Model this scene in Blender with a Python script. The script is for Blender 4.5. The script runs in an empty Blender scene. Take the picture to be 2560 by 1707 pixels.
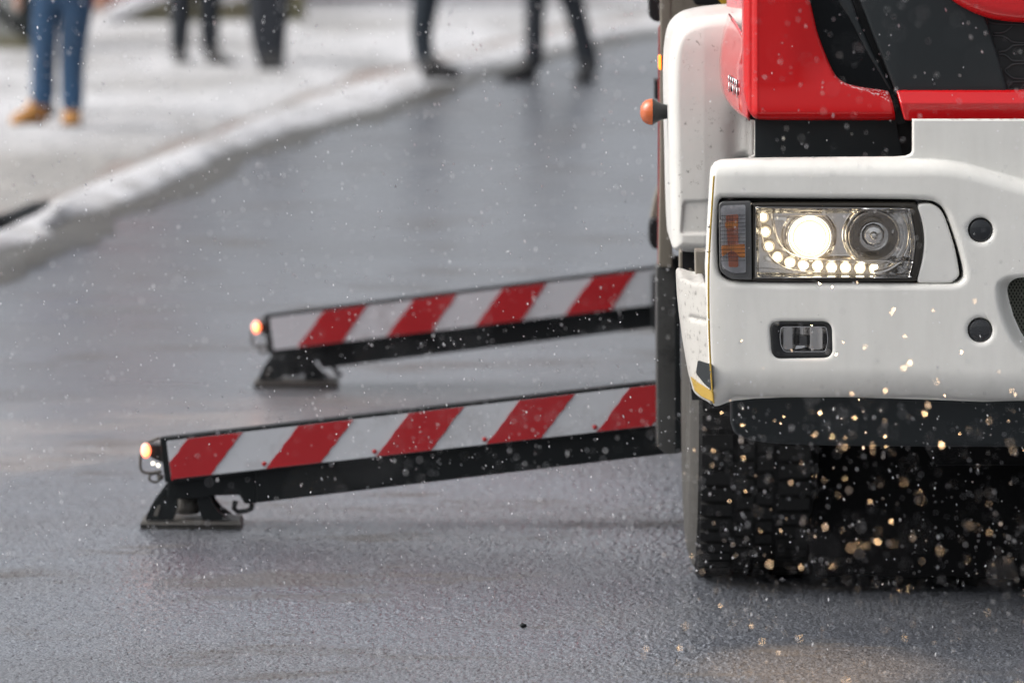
import bpy, bmesh, math, random
import numpy as np
from mathutils import Vector, Matrix
random.seed(7)
rng = np.random.RandomState(11)
scene = bpy.context.scene
col = scene.collection

# ------------------------------------------------------------------ camera
H = 2.43                       # camera height in metres
K = 200.0 / 36.0 * 2560.0      # focal length in photo pixels
PITCH = math.atan((853.5 + 680.0) / K)
cam_d = bpy.data.cameras.new('camera')
cam = bpy.data.objects.new('camera', cam_d)
col.objects.link(cam)
cam.location = (0, 0, H)
cam.rotation_euler = (math.pi / 2 - PITCH, 0, 0)
cam_d.lens = 200.0
cam_d.sensor_width = 36.0
cam_d.clip_start = 0.1
cam_d.clip_end = 2000.0
cam_d.dof.use_dof = True
cam_d.dof.focus_distance = 15.25
cam_d.dof.aperture_fstop = 2.9
scene.camera = cam

# ------------------------------------------------------------------ sky, sun, exposure
SUN_EL, SUN_AZ = 45.0, -95.0
world = bpy.data.worlds.new('World')
scene.world = world
world.use_nodes = True
wn = world.node_tree.nodes
wl = world.node_tree.links
wn.clear()
wo = wn.new('ShaderNodeOutputWorld')
bg = wn.new('ShaderNodeBackground')
sky = wn.new('ShaderNodeTexSky')
sky.sky_type = 'NISHITA'
sky.sun_disc = False
sky.sun_elevation = math.radians(SUN_EL)
sky.sun_rotation = math.radians(SUN_AZ)
sky.air_density = 1.0
sky.dust_density = 6.0
sky.ozone_density = 1.0
hs = wn.new('ShaderNodeHueSaturation')
hs.inputs['Saturation'].default_value = 0.24      # a closed grey snow sky
wl.new(sky.outputs[0], hs.inputs['Color'])
wl.new(hs.outputs[0], bg.inputs['Color'])
bg.inputs['Strength'].default_value = 0.12
wl.new(bg.outputs[0], wo.inputs['Surface'])

sun_d = bpy.data.lights.new('sun', 'SUN')
sun_d.energy = 0.6
sun_d.angle = math.radians(60)
sun_d.color = (1.0, 0.98, 0.95)
sun = bpy.data.objects.new('sun', sun_d)
col.objects.link(sun)
el, az = math.radians(SUN_EL), math.radians(SUN_AZ)
sdir = Vector((math.sin(az) * math.cos(el), math.cos(az) * math.cos(el), math.sin(el)))
sun.rotation_euler = sdir.to_track_quat('Z', 'Y').to_euler()

scene.view_settings.view_transform = 'Standard'
scene.view_settings.look = 'None'
scene.view_settings.gamma = 1.0
scene.view_settings.use_curve_mapping = False
scene.view_settings.exposure = 0.82
scene.render.engine = 'CYCLES'
scene.cycles.use_denoising = True
scene.cycles.denoising_input_passes = 'RGB_ALBEDO'
scene.cycles.max_bounces = 8
scene.cycles.transparent_max_bounces = 16
scene.cycles.sample_clamp_indirect = 6.0
scene.cycles.use_adaptive_sampling = False

# ------------------------------------------------------------------ photo pixel -> place
CP, SP = math.cos(PITCH), math.sin(PITCH)
def P(u, v, Y):
    """point of the place seen at photo pixel (u, v) that lies Y metres from the camera"""
    dx = (u - 1280.0) / K
    dy = -(v - 853.5) / K
    fy = CP + dy * SP
    fz = -SP + dy * CP
    t = Y / fy
    return Vector((dx * t, Y, H + fz * t))
def G(u, v, z=0.0):
    """ground point (height z) seen at photo pixel (u, v)"""
    dx = (u - 1280.0) / K
    dy = -(v - 853.5) / K
    fy = CP + dy * SP
    fz = -SP + dy * CP
    t = (z - H) / fz
    return Vector((dx * t, fy * t, z))

# ------------------------------------------------------------------ materials
MATS = {}
def mat(name, base=(0.8, 0.8, 0.8), rough=0.5, metal=0.0, coat=0.0, var=0.0, vscale=6.0,
        dirt=None, dscale=3.0, dlo=0.55, dhi=0.75, bump=0.0, bscale=200.0, bdist=0.002,
        emit=None, estr=0.0, ior=1.5, spec=0.5, film=None):
    m = bpy.data.materials.new(name)
    m.use_nodes = True
    nt = m.node_tree
    n, l = nt.nodes, nt.links
    b = n['Principled BSDF']
    b.inputs['Base Color'].default_value = (*base, 1)
    b.inputs['Roughness'].default_value = rough
    b.inputs['Metallic'].default_value = metal
    b.inputs['IOR'].default_value = ior
    b.inputs['Specular IOR Level'].default_value = spec
    b.inputs['Coat Weight'].default_value = coat
    b.inputs['Coat Roughness'].default_value = 0.06
    if emit:
        b.inputs['Emission Color'].default_value = (*emit, 1)
        b.inputs['Emission Strength'].default_value = estr
    geo = n.new('ShaderNodeNewGeometry')
    cur = None
    if var > 0:
        nz = n.new('ShaderNodeTexNoise')
        nz.inputs['Scale'].default_value = vscale
        nz.inputs['Detail'].default_value = 5
        l.new(geo.outputs['Position'], nz.inputs['Vector'])
        mx = n.new('ShaderNodeMix')
        mx.data_type = 'RGBA'
        mx.inputs[6].default_value = (*[c * (1 - var) for c in base], 1)
        mx.inputs[7].default_value = (*[min(1, c * (1 + var)) for c in base], 1)
        l.new(nz.outputs['Fac'], mx.inputs[0])
        cur = mx.outputs[2]
        mr = n.new('ShaderNodeMapRange')
        mr.inputs[3].default_value = max(0.02, rough * (1 - var))
        mr.inputs[4].default_value = min(1, rough * (1 + var))
        l.new(nz.outputs['Fac'], mr.inputs[0])
        l.new(mr.outputs[0], b.inputs['Roughness'])
    if dirt is not None:
        nd = n.new('ShaderNodeTexNoise')
        nd.inputs['Scale'].default_value = dscale
        nd.inputs['Detail'].default_value = 8
        nd.inputs['Roughness'].default_value = 0.7
        l.new(geo.outputs['Position'], nd.inputs['Vector'])
        dr = n.new('ShaderNodeMapRange')
        dr.inputs[1].default_value = dlo
        dr.inputs[2].default_value = dhi
        l.new(nd.outputs['Fac'], dr.inputs[0])
        md = n.new('ShaderNodeMix')
        md.data_type = 'RGBA'
        if cur is None:
            md.inputs[6].default_value = (*base, 1)
        else:
            l.new(cur, md.inputs[6])
        md.inputs[7].default_value = (*dirt, 1)
        l.new(dr.outputs[0], md.inputs[0])
        cur = md.outputs[2]
    if film is not None:
        mp = n.new('ShaderNodeMapping'); mp.inputs['Scale'].default_value = (16, 16, 3.0)
        l.new(geo.outputs['Position'], mp.inputs['Vector'])
        nf = n.new('ShaderNodeTexNoise'); nf.inputs['Scale'].default_value = 1.0; nf.inputs['Detail'].default_value = 7; nf.inputs['Roughness'].default_value = 0.65
        l.new(mp.outputs[0], nf.inputs['Vector'])
        fr_ = n.new('ShaderNodeMapRange'); fr_.inputs[1].default_value = 0.42; fr_.inputs[2].default_value = 0.75
        fr_.inputs[3].default_value = 0.0; fr_.inputs[4].default_value = film[1]
        l.new(nf.outputs['Fac'], fr_.inputs[0])
        mf = n.new('ShaderNodeMix'); mf.data_type = 'RGBA'
        l.new(cur, mf.inputs[6]); mf.inputs[7].default_value = (*film[0], 1)
        l.new(fr_.outputs[0], mf.inputs[0])
        cur = mf.outputs[2]
    if cur is not None:
        l.new(cur, b.inputs['Base Color'])
    if bump > 0:
        nb = n.new('ShaderNodeTexNoise')
        nb.inputs['Scale'].default_value = bscale
        nb.inputs['Detail'].default_value = 3
        l.new(geo.outputs['Position'], nb.inputs['Vector'])
        bp = n.new('ShaderNodeBump')
        bp.inputs['Strength'].default_value = bump
        bp.inputs['Distance'].default_value = bdist
        l.new(nb.outputs['Fac'], bp.inputs['Height'])
        l.new(bp.outputs[0], b.inputs['Normal'])
    MATS[name] = m
    return m

mat('white_paint', (0.78, 0.77, 0.725), 0.32, coat=0.35, var=0.07, vscale=5, dirt=(0.2, 0.18, 0.16), dscale=120, dlo=0.66, dhi=0.82, film=((0.46, 0.44, 0.40), 0.17))
mat('white_dirty', (0.7, 0.69, 0.65), 0.42, coat=0.2, var=0.08, vscale=9, dirt=(0.13, 0.11, 0.09), dscale=55, dlo=0.6, dhi=0.74)
mat('corner_dirty_dimmed', (0.50, 0.485, 0.45), 0.5, var=0.12, vscale=12, dirt=(0.11, 0.095, 0.08), dscale=45, dlo=0.54, dhi=0.72)  # real grime, plus a base darkened against the glare on this left-facing part
mat('filler_paint', (0.74, 0.73, 0.69), 0.4, var=0.05, vscale=20)
mat('red_paint', (0.58, 0.006, 0.009), 0.25, coat=0.5, var=0.05, vscale=3)
mat('red_body', (0.42, 0.008, 0.012), 0.3, coat=0.6, var=0.06)
mat('black_plastic', (0.006, 0.0065, 0.007), 0.5, var=0.2, vscale=12)
mat('black_gloss', (0.004, 0.005, 0.006), 0.22, var=0.1, spec=0.18)
mat('dark_panel', (0.015, 0.019, 0.021), 0.5, spec=0.35, var=0.12, vscale=8, bump=0.15, bscale=900, bdist=0.001)
mat('grille_line', (0.05, 0.055, 0.058), 0.38, var=0.1)
mat('black_steel', (0.008, 0.010, 0.011), 0.5, var=0.25, vscale=10, dirt=(0.02, 0.019, 0.017), dscale=7, dlo=0.58, dhi=0.8, spec=0.22)
mat('grey_steel', (0.075, 0.075, 0.072), 0.42, metal=0.35, var=0.3, vscale=6, dirt=(0.03, 0.03, 0.03), dscale=5, dlo=0.5, dhi=0.62)
mat('beige_dirty', (0.2, 0.18, 0.145), 0.6, var=0.25, vscale=14, dirt=(0.06, 0.05, 0.04), dscale=20, dlo=0.58, dhi=0.75)
mat('gold_tape', (0.42, 0.27, 0.04), 0.35, var=0.15, vscale=40)
mat('yellow_paint', (0.5, 0.33, 0.03), 0.45, var=0.2, vscale=30)
mat('chrome', (0.72, 0.72, 0.72), 0.14, metal=1.0, var=0.15, vscale=30)
mat('chrome_grey', (0.32, 0.31, 0.30), 0.2, metal=1.0, var=0.2, vscale=30)
mat('reflector', (0.5, 0.48, 0.46), 0.10, metal=1.0, var=0.1)
mat('lamp_bezel', (0.028, 0.024, 0.018), 0.3, var=0.2, vscale=20)
mat('lamp_frame_grey', (0.10, 0.10, 0.10), 0.35, var=0.15, vscale=30)
mat('amber_inner', (1.0, 0.30, 0.03), 0.3, coat=0.5, var=0.2, vscale=60)
mat('amber_dark', (0.5, 0.12, 0.04), 0.3, coat=0.5, var=0.4, vscale=40)
mat('signal_grey', (0.36, 0.36, 0.38), 0.3, coat=0.3, var=0.4, vscale=50)
mat('amber_lens', (0.55, 0.12, 0.03), 0.2, coat=0.6, var=0.1)
mat('amber_lit', (0.9, 0.25, 0.03), 0.3, emit=(1.0, 0.22, 0.02), estr=1.6)
mat('led', (0.9, 0.9, 0.85), 0.2, emit=(1.0, 0.86, 0.60), estr=5.0)
mat('led_small', (0.9, 0.9, 0.85), 0.2, emit=(1.0, 0.93, 0.75), estr=1.2)
mat('underbody', (0.0035, 0.0035, 0.004), 0.85, var=0.4, vscale=15, spec=0.12)
mat('mesh_wire', (0.13, 0.135, 0.11), 0.4, metal=0.3, var=0.15)
mat('plug', (0.012, 0.014, 0.017), 0.28, coat=0.3, var=0.1)
mat('tyre_rubber', (0.008, 0.008, 0.008), 0.7, var=0.4, vscale=20, spec=0.4)
mat('tyre_wall', (0.055, 0.052, 0.046), 0.6, var=0.3, vscale=14)
mat('tape_white', (0.50, 0.52, 0.55), 0.35, coat=0.3, var=0.06, vscale=5, dirt=(0.36, 0.36, 0.37), dscale=8, dlo=0.5, dhi=0.75)
mat('tape_red', (0.36, 0.004, 0.008), 0.35, coat=0.3, var=0.14, vscale=9)
mat('foot_metal', (0.10, 0.094, 0.085), 0.55, metal=0.2, var=0.3, vscale=16, dirt=(0.06, 0.05, 0.045), dscale=12, dlo=0.5, dhi=0.7)
mat('jeans', (0.022, 0.066, 0.14), 0.85, var=0.5, vscale=7)
mat('dark_trousers', (0.013, 0.017, 0.024), 0.85, var=0.3, vscale=9)
mat('charcoal_trousers', (0.022, 0.026, 0.034), 0.85, var=0.3, vscale=9)
mat('navy_trousers', (0.012, 0.02, 0.03), 0.85, var=0.3, vscale=9)
mat('tan_leather', (0.40, 0.19, 0.05), 0.7, var=0.2, vscale=18)
mat('boot_sole', (0.07, 0.055, 0.04), 0.8, var=0.2)
mat('black_leather', (0.010, 0.010, 0.011), 0.5, var=0.2)
mat('coat_maroon', (0.10, 0.02, 0.025), 0.85, var=0.2)
mat('coat_black', (0.015, 0.016, 0.02), 0.85, var=0.2)
mat('coat_green', (0.03, 0.04, 0.03), 0.85, var=0.2)
mat('skin_tone', (0.5, 0.3, 0.22), 0.55, var=0.05)
mat('hair_brown', (0.05, 0.03, 0.02), 0.6, var=0.3)
mat('bag_black', (0.008, 0.012, 0.011), 0.6, var=0.3)
mat('wall_stone', (0.20, 0.18, 0.115), 0.85, var=0.25, vscale=3, dirt=(0.1, 0.1, 0.05), dscale=1.5, dlo=0.45, dhi=0.7)
mat('grey_render', (0.33, 0.34, 0.33), 0.85, var=0.15, vscale=2)
mat('brick_red', (0.24, 0.095, 0.065), 0.85, var=0.2, vscale=4)
mat('roof_dark', (0.06, 0.05, 0.05), 0.8, var=0.2)
mat('gutter_mud', (0.06, 0.057, 0.05), 0.42, var=0.3, vscale=2.0, dirt=(0.10, 0.095, 0.085), dscale=2.4, dlo=0.5, dhi=0.7, bump=0.5, bscale=40, bdist=0.01)
mat('kerb_stone', (0.27, 0.25, 0.235), 0.7, var=0.3, vscale=2.5, dirt=(0.26, 0.20, 0.175), dscale=0.8, dlo=0.5, dhi=0.65)

def snow_mat(name, base, dirt, dscale, dlo, dhi, rough=0.7):
    m = mat(name, base, rough, var=0.05, vscale=1.5, dirt=dirt, dscale=dscale, dlo=dlo, dhi=dhi, bump=0.4, bscale=9, bdist=0.04)
    return m
snow_mat('snow_ridge', (0.57, 0.57, 0.585), (0.30, 0.29, 0.28), 2.6, 0.47, 0.68)
snow_mat('snow_cap', (0.62, 0.62, 0.64), (0.5, 0.5, 0.5), 2.0, 0.6, 0.8)

# trodden snow on the pavement: grey slush near the kerb where the photo shows it, cleaner further in
def pavement_material():
    m = bpy.data.materials.new('trodden_snow')
    m.use_nodes = True
    n, l = m.node_tree.nodes, m.node_tree.links
    b = n['Principled BSDF']
    b.inputs['Roughness'].default_value = 0.65
    geo = n.new('ShaderNodeNewGeometry')
    mp = n.new('ShaderNodeMapping')
    mp.inputs['Scale'].default_value = (1.0, 0.45, 1.0)
    l.new(geo.outputs['Position'], mp.inputs['Vector'])
    n1 = n.new('ShaderNodeTexNoise'); n1.inputs['Scale'].default_value = 0.9; n1.inputs['Detail'].default_value = 6
    l.new(mp.outputs[0], n1.inputs['Vector'])
    r1 = n.new('ShaderNodeMapRange'); r1.inputs[1].default_value = 0.40; r1.inputs[2].default_value = 0.62
    l.new(n1.outputs['Fac'], r1.inputs[0])
    mx = n.new('ShaderNodeMix'); mx.data_type = 'RGBA'
    mx.inputs[6].default_value = (0.54, 0.54, 0.55, 1)
    mx.inputs[7].default_value = (0.36, 0.355, 0.35, 1)
    l.new(r1.outputs[0], mx.inputs[0])
    # slush fan at the near corner of the pavement (round patch of its own)
    sp = n.new('ShaderNodeSeparateXYZ'); l.new(geo.outputs['Position'], sp.inputs[0])
    ry = n.new('ShaderNodeMapRange'); ry.inputs[1].default_value = 33.9; ry.inputs[2].default_value = 31.3
    n2 = n.new('ShaderNodeTexNoise'); n2.inputs['Scale'].default_value = 1.3; n2.inputs['Detail'].default_value = 4
    l.new(mp.outputs[0], n2.inputs['Vector'])
    ad = n.new('ShaderNodeMath'); ad.operation = 'MULTIPLY_ADD'; ad.inputs[1].default_value = 2.6
    l.new(n2.outputs['Fac'], ad.inputs[0]); 
    sb = n.new('ShaderNodeMath'); sb.operation = 'ADD'; sb.inputs[1].default_value = -1.3
    l.new(sp.outputs['Y'], sb.inputs[0]); l.new(sb.outputs[0], ad.inputs[2])
    l.new(ad.outputs[0], ry.inputs[0])
    m2 = n.new('ShaderNodeMix'); m2.data_type = 'RGBA'
    l.new(mx.outputs[2], m2.inputs[6]); m2.inputs[7].default_value = (0.30, 0.29, 0.275, 1)
    l.new(ry.outputs[0], m2.inputs[0])
    l.new(m2.outputs[2], b.inputs['Base Color'])
    nb = n.new('ShaderNodeTexNoise'); nb.inputs['Scale'].default_value = 5; nb.inputs['Detail'].default_value = 6
    l.new(geo.outputs['Position'], nb.inputs['Vector'])
    bp = n.new('ShaderNodeBump'); bp.inputs['Strength'].default_value = 0.7; bp.inputs['Distance'].default_value = 0.10
    l.new(nb.outputs['Fac'], bp.inputs['Height']); l.new(bp.outputs[0], b.inputs['Normal'])
    MATS['trodden_snow'] = m
pavement_material()

# wet asphalt
def asphalt_material():
    m = bpy.data.materials.new('wet_asphalt')
    m.use_nodes = True
    n, l = m.node_tree.nodes, m.node_tree.links
    b = n['Principled BSDF']
    geo = n.new('ShaderNodeNewGeometry')
    sp = n.new('ShaderNodeSeparateXYZ'); l.new(geo.outputs['Position'], sp.inputs[0])
    def noise(scale, detail=4, rough=0.55, vec=None):
        t = n.new('ShaderNodeTexNoise'); t.inputs['Scale'].default_value = scale
        t.inputs['Detail'].default_value = detail; t.inputs['Roughness'].default_value = rough
        l.new(vec if vec else geo.outputs['Position'], t.inputs['Vector']); return t
    def rng_(src, a, b_, c, d, smooth=False):
        r = n.new('ShaderNodeMapRange'); r.inputs[1].default_value = a; r.inputs[2].default_value = b_
        r.inputs[3].default_value = c; r.inputs[4].default_value = d
        if smooth: r.interpolation_type = 'SMOOTHSTEP'
        l.new(src, r.inputs[0]); return r.outputs[0]
    def math_(op, a, b_):
        k = n.new('ShaderNodeMath'); k.operation = op
        for i, x in enumerate((a, b_)):
            if isinstance(x, (int, float)): k.inputs[i].default_value = x
            else: l.new(x, k.inputs[i])
        return k.outputs[0]
    big = noise(0.55, 5)
    mid = noise(3.0, 5)
    fine = noise(150.0, 3, 0.7)
    grit = n.new('ShaderNodeTexVoronoi'); grit.inputs['Scale'].default_value = 75
    l.new(geo.outputs['Position'], grit.inputs['Vector'])
    # colour: dark stone with lighter chips
    chips = rng_(fine.outputs['Fac'], 0.40, 0.62, 0.02, 0.28)
    cc = n.new('ShaderNodeCombineColor')
    l.new(math_('MULTIPLY', chips, 0.96), cc.inputs[0]); l.new(chips, cc.inputs[1]); l.new(math_('MULTIPLY', chips, 1.08), cc.inputs[2])
    # a strip of brown slush dragged across the road
    d = math_('SUBTRACT', sp.outputs['Y'], math_('ADD', math_('MULTIPLY', sp.outputs['X'], 1.55), 20.95))
    wob = math_('MULTIPLY', math_('SUBTRACT', noise(1.6, 4).outputs['Fac'], 0.5), 0.7)
    d1 = math_('ADD', d, wob)
    lo = rng_(d1, -0.12, 0.10, 0.0, 1.0, True)
    d2 = math_('SUBTRACT', math_('ADD', sp.outputs['Y'], math_('MULTIPLY', wob, 2.0)), math_('ADD', math_('MULTIPLY', sp.outputs['X'], 0.35), 20.75))
    hi = rng_(d2, -0.2, 0.5, 1.0, 0.0, True)
    xr = rng_(sp.outputs['X'], -0.95, 0.1, 1.0, 0.0, True)
    band = math_('MULTIPLY', math_('MULTIPLY', lo, hi), xr)
    streak_map = n.new('ShaderNodeMapping'); streak_map.inputs['Scale'].default_value = (0.75, 1.5, 1)
    l.new(geo.outputs['Position'], streak_map.inputs['Vector'])
    streak = noise(2.0, 6, 0.6, streak_map.outputs[0])
    band = math_('MULTIPLY', band, rng_(streak.outputs['Fac'], 0.40, 0.60, 0.05, 1.0))
    mx = n.new('ShaderNodeMix'); mx.data_type = 'RGBA'
    l.new(cc.outputs[0], mx.inputs[6]); mx.inputs[7].default_value = (0.25, 0.235, 0.22, 1)
    l.new(math_('MULTIPLY', band, 0.85), mx.inputs[0])
    # muddy gutter stains and dull spots
    spots = rng_(noise(1.3, 6, 0.7, streak_map.outputs[0]).outputs['Fac'], 0.53, 0.64, 0.0, 0.9, True)
    m3 = n.new('ShaderNodeMix'); m3.data_type = 'RGBA'
    l.new(mx.outputs[2], m3.inputs[6]); m3.inputs[7].default_value = (0.075, 0.068, 0.063, 1)
    l.new(math_('MULTIPLY', spots, 0.85), m3.inputs[0])
    l.new(m3.outputs[2], b.inputs['Base Color'])
    rough = math_('ADD', rng_(big.outputs['Fac'], 0.3, 0.7, 0.26, 0.40), math_('MULTIPLY', band, 0.3))
    rough = math_('ADD', rough, math_('MULTIPLY', spots, 0.22))
    l.new(rough, b.inputs['Roughness'])
    b.inputs['IOR'].default_value = 1.5
    b.inputs['Specular IOR Level'].default_value = 1.0
    b.inputs['Coat IOR'].default_value = 1.33; b.inputs['Coat Tint'].default_value = (0.94, 0.96, 1.0, 1)
    wetv = noise(0.9, 5, 0.6, streak_map.outputs[0])
    l.new(math_('MULTIPLY', rng_(wetv.outputs['Fac'], 0.38, 0.62, 0.35, 1.0, True), math_('SUBTRACT', 1.0, math_('MULTIPLY', spots, 0.85))), b.inputs['Coat Weight'])
    b.inputs['Coat Roughness'].default_value = 0.24
    hgt = math_('ADD', fine.outputs['Fac'], math_('MULTIPLY', grit.outputs['Distance'], 0.6))
    bp = n.new('ShaderNodeBump'); bp.inputs['Strength'].default_value = 0.8; bp.inputs['Distance'].default_value = 0.004
    l.new(hgt, bp.inputs['Height'])
    bp2 = n.new('ShaderNodeBump'); bp2.inputs['Strength'].default_value = 0.25; bp2.inputs['Distance'].default_value = 0.01
    l.new(mid.outputs['Fac'], bp2.inputs['Height']); l.new(bp.outputs[0], bp2.inputs['Normal'])
    l.new(bp2.outputs[0], b.inputs['Normal'])
    MATS['wet_asphalt'] = m
asphalt_material()

def clear_cover(name, ribs=False, tint=(1, 1, 1), fac=0.10, rough=0.03, film=0.0):
    """clear plastic: transparent body with a glossy surface"""
    m = bpy.data.materials.new(name); m.use_nodes = True
    n, l = m.node_tree.nodes, m.node_tree.links
    n.clear()
    o = n.new('ShaderNodeOutputMaterial'); mix = n.new('ShaderNodeMixShader')
    tr = n.new('ShaderNodeBsdfTransparent'); tr.inputs[0].default_value = (*tint, 1)
    gl = n.new('ShaderNodeBsdfGlossy'); gl.inputs['Roughness'].default_value = rough
    fr = n.new('ShaderNodeFresnel'); fr.inputs['IOR'].default_value = 1.45
    ad = n.new('ShaderNodeMath'); ad.operation = 'ADD'; ad.inputs[1].default_value = fac - 0.04
    ad.use_clamp = True
    l.new(fr.outputs[0], ad.inputs[0]); l.new(ad.outputs[0], mix.inputs[0])
    body = tr.outputs[0]
    if film > 0:
        tl = n.new('ShaderNodeBsdfTranslucent'); tl.inputs[0].default_value = (0.95, 0.8, 0.62, 1)
        m2 = n.new('ShaderNodeMixShader'); m2.inputs[0].default_value = film
        l.new(tr.outputs[0], m2.inputs[1]); l.new(tl.outputs[0], m2.inputs[2]); body = m2.outputs[0]
    l.new(body, mix.inputs[1]); l.new(gl.outputs[0], mix.inputs[2]); l.new(mix.outputs[0], o.inputs['Surface'])
    MATS[name] = m
clear_cover('clear_plastic', fac=0.035)
clear_cover('lamp_cover', fac=0.035, film=0.12)
clear_cover('smoked_plastic', tint=(0.92, 0.92, 0.93), fac=0.06, rough=0.12)

def flake_material():
    m = bpy.data.materials.new('snowflake_ice'); m.use_nodes = True
    n, l = m.node_tree.nodes, m.node_tree.links
    n.clear()
    o = n.new('ShaderNodeOutputMaterial')
    df = n.new('ShaderNodeBsdfDiffuse'); df.inputs[0].default_value = (0.85, 0.85, 0.88, 1)
    tl = n.new('ShaderNodeBsdfRefraction'); tl.inputs['Color'].default_value = (0.95, 0.95, 0.95, 1)
    tl.inputs['IOR'].default_value = 1.31; tl.inputs['Roughness'].default_value = 0.55
    mix = n.new('ShaderNodeMixShader'); mix.inputs[0].default_value = 0.6
    l.new(df.outputs[0], mix.inputs[1]); l.new(tl.outputs[0], mix.inputs[2]); l.new(mix.outputs[0], o.inputs['Surface'])
    MATS['snowflake_ice'] = m
flake_material()

def projector_material():
    """glowing projector lens: hottest in the middle, amber towards its rim"""
    m = bpy.data.materials.new('projector_glow'); m.use_nodes = True
    n, l = m.node_tree.nodes, m.node_tree.links
    b = n['Principled BSDF']
    tc = n.new('ShaderNodeTexCoord')
    ln = n.new('ShaderNodeVectorMath'); ln.operation = 'LENGTH'
    l.new(tc.outputs['Object'], ln.inputs[0])
    cr = n.new('ShaderNodeValToRGB')
    cr.color_ramp.elements[0].position = 0.72; cr.color_ramp.elements[0].color = (1.0, 0.86, 0.58, 1)
    cr.color_ramp.elements[1].position = 1.0; cr.color_ramp.elements[1].color = (1.0, 0.52, 0.16, 1)
    l.new(ln.outputs['Value'], cr.inputs[0])
    mr = n.new('ShaderNodeMapRange'); mr.inputs[1].default_value = 0.58; mr.inputs[2].default_value = 1.0
    mr.inputs[3].default_value = 6.0; mr.inputs[4].default_value = 0.3
    l.new(ln.outputs['Value'], mr.inputs[0])
    l.new(cr.outputs[0], b.inputs['Emission Color']); l.new(mr.outputs[0], b.inputs['Emission Strength'])
    b.inputs['Base Color'].default_value = (0.8, 0.8, 0.8, 1)
    MATS['projector_glow'] = m
projector_material()
def amber_glow():
    m = MATS['projector_glow'].copy(); m.name = 'amber_glow'
    for nd in m.node_tree.nodes:
        if nd.type == 'VALTORGB':
            nd.color_ramp.elements[0].position = 0.35; nd.color_ramp.elements[0].color = (1.0, 0.32, 0.03, 1)
            nd.color_ramp.elements[1].position = 0.8; nd.color_ramp.elements[1].color = (1.0, 0.13, 0.01, 1)
        if nd.type == 'MAP_RANGE':
            nd.inputs[1].default_value = 0.4; nd.inputs[2].default_value = 1.0
            nd.inputs[3].default_value = 4.5; nd.inputs[4].default_value = 1.0
    MATS['amber_glow'] = m
amber_glow()

def red_snowy():
    """red paint with wet snow grains sticking to the parts that face up"""
    m = mat('red_snow_dusted', (0.54, 0.005, 0.007), 0.24, coat=0.3, spec=0.3)
    n, l = m.node_tree.nodes, m.node_tree.links
    b = n['Principled BSDF']
    geo = n.new('ShaderNodeNewGeometry')
    sp = n.new('ShaderNodeSeparateXYZ'); l.new(geo.outputs['Normal'], sp.inputs[0])
    up = n.new('ShaderNodeMapRange'); up.inputs[1].default_value = 0.42; up.inputs[2].default_value = 0.8
    l.new(sp.outputs['Z'], up.inputs[0])
    nz = n.new('ShaderNodeTexNoise'); nz.inputs['Scale'].default_value = 170; nz.inputs['Detail'].default_value = 4
    l.new(geo.outputs['Position'], nz.inputs['Vector'])
    th = n.new('ShaderNodeMapRange'); th.inputs[1].default_value = 0.50; th.inputs[2].default_value = 0.62
    l.new(nz.outputs['Fac'], th.inputs[0])
    mu = n.new('ShaderNodeMath'); mu.operation = 'MULTIPLY'
    l.new(up.outputs[0], mu.inputs[0]); l.new(th.outputs[0], mu.inputs[1])
    m2 = n.new('ShaderNodeMath'); m2.operation = 'MULTIPLY'; m2.inputs[1].default_value = 0.75
    l.new(mu.outputs[0], m2.inputs[0])
    mx = n.new('ShaderNodeMix'); mx.data_type = 'RGBA'
    mx.inputs[6].default_value = (0.54, 0.005, 0.007, 1); mx.inputs[7].default_value = (0.8, 0.78, 0.8, 1)
    l.new(m2.outputs[0], mx.inputs[0]); l.new(mx.outputs[2], b.inputs['Base Color'])
    rr = n.new('ShaderNodeMapRange'); rr.inputs[3].default_value = 0.28; rr.inputs[4].default_value = 0.8
    l.new(m2.outputs[0], rr.inputs[0]); l.new(rr.outputs[0], b.inputs['Roughness'])
red_snowy()
MATS['red_gloss_dusted'] = MATS['red_snow_dusted'].copy()
MATS['red_gloss_dusted'].node_tree.nodes['Principled BSDF'].inputs['Coat Weight'].default_value = 1.0
MATS['red_gloss_dusted'].node_tree.nodes['Principled BSDF'].inputs['Coat IOR'].default_value = 1.7

# ------------------------------------------------------------------ mesh helpers
def link(name, me, material, parent=None, smooth=True, wn_mod=False):
    o = bpy.data.objects.new(name, me)
    col.objects.link(o)
    if material:
        me.materials.append(MATS[material])
    if smooth:
        me.polygons.foreach_set('use_smooth', [True] * len(me.polygons))
    if wn_mod:
        try:
            me.set_sharp_from_angle(angle=math.radians(40))
        except Exception:
            pass
        w = o.modifiers.new('weighted_normal', 'WEIGHTED_NORMAL')
        w.keep_sharp = True
    if parent:
        o.parent = parent
    return o
def from_py(name, verts, faces, material, parent=None, smooth=True):
    me = bpy.data.meshes.new(name)
    me.from_pydata([tuple(v) for v in verts], [], faces)
    me.update()
    return link(name, me, material, parent, smooth)
def from_bm(name, bm, material, parent=None, smooth=True, wn_mod=True):
    bmesh.ops.recalc_face_normals(bm, faces=bm.faces)
    me = bpy.data.meshes.new(name)
    bm.to_mesh(me); bm.free()
    return link(name, me, material, parent, smooth, wn_mod)

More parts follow.
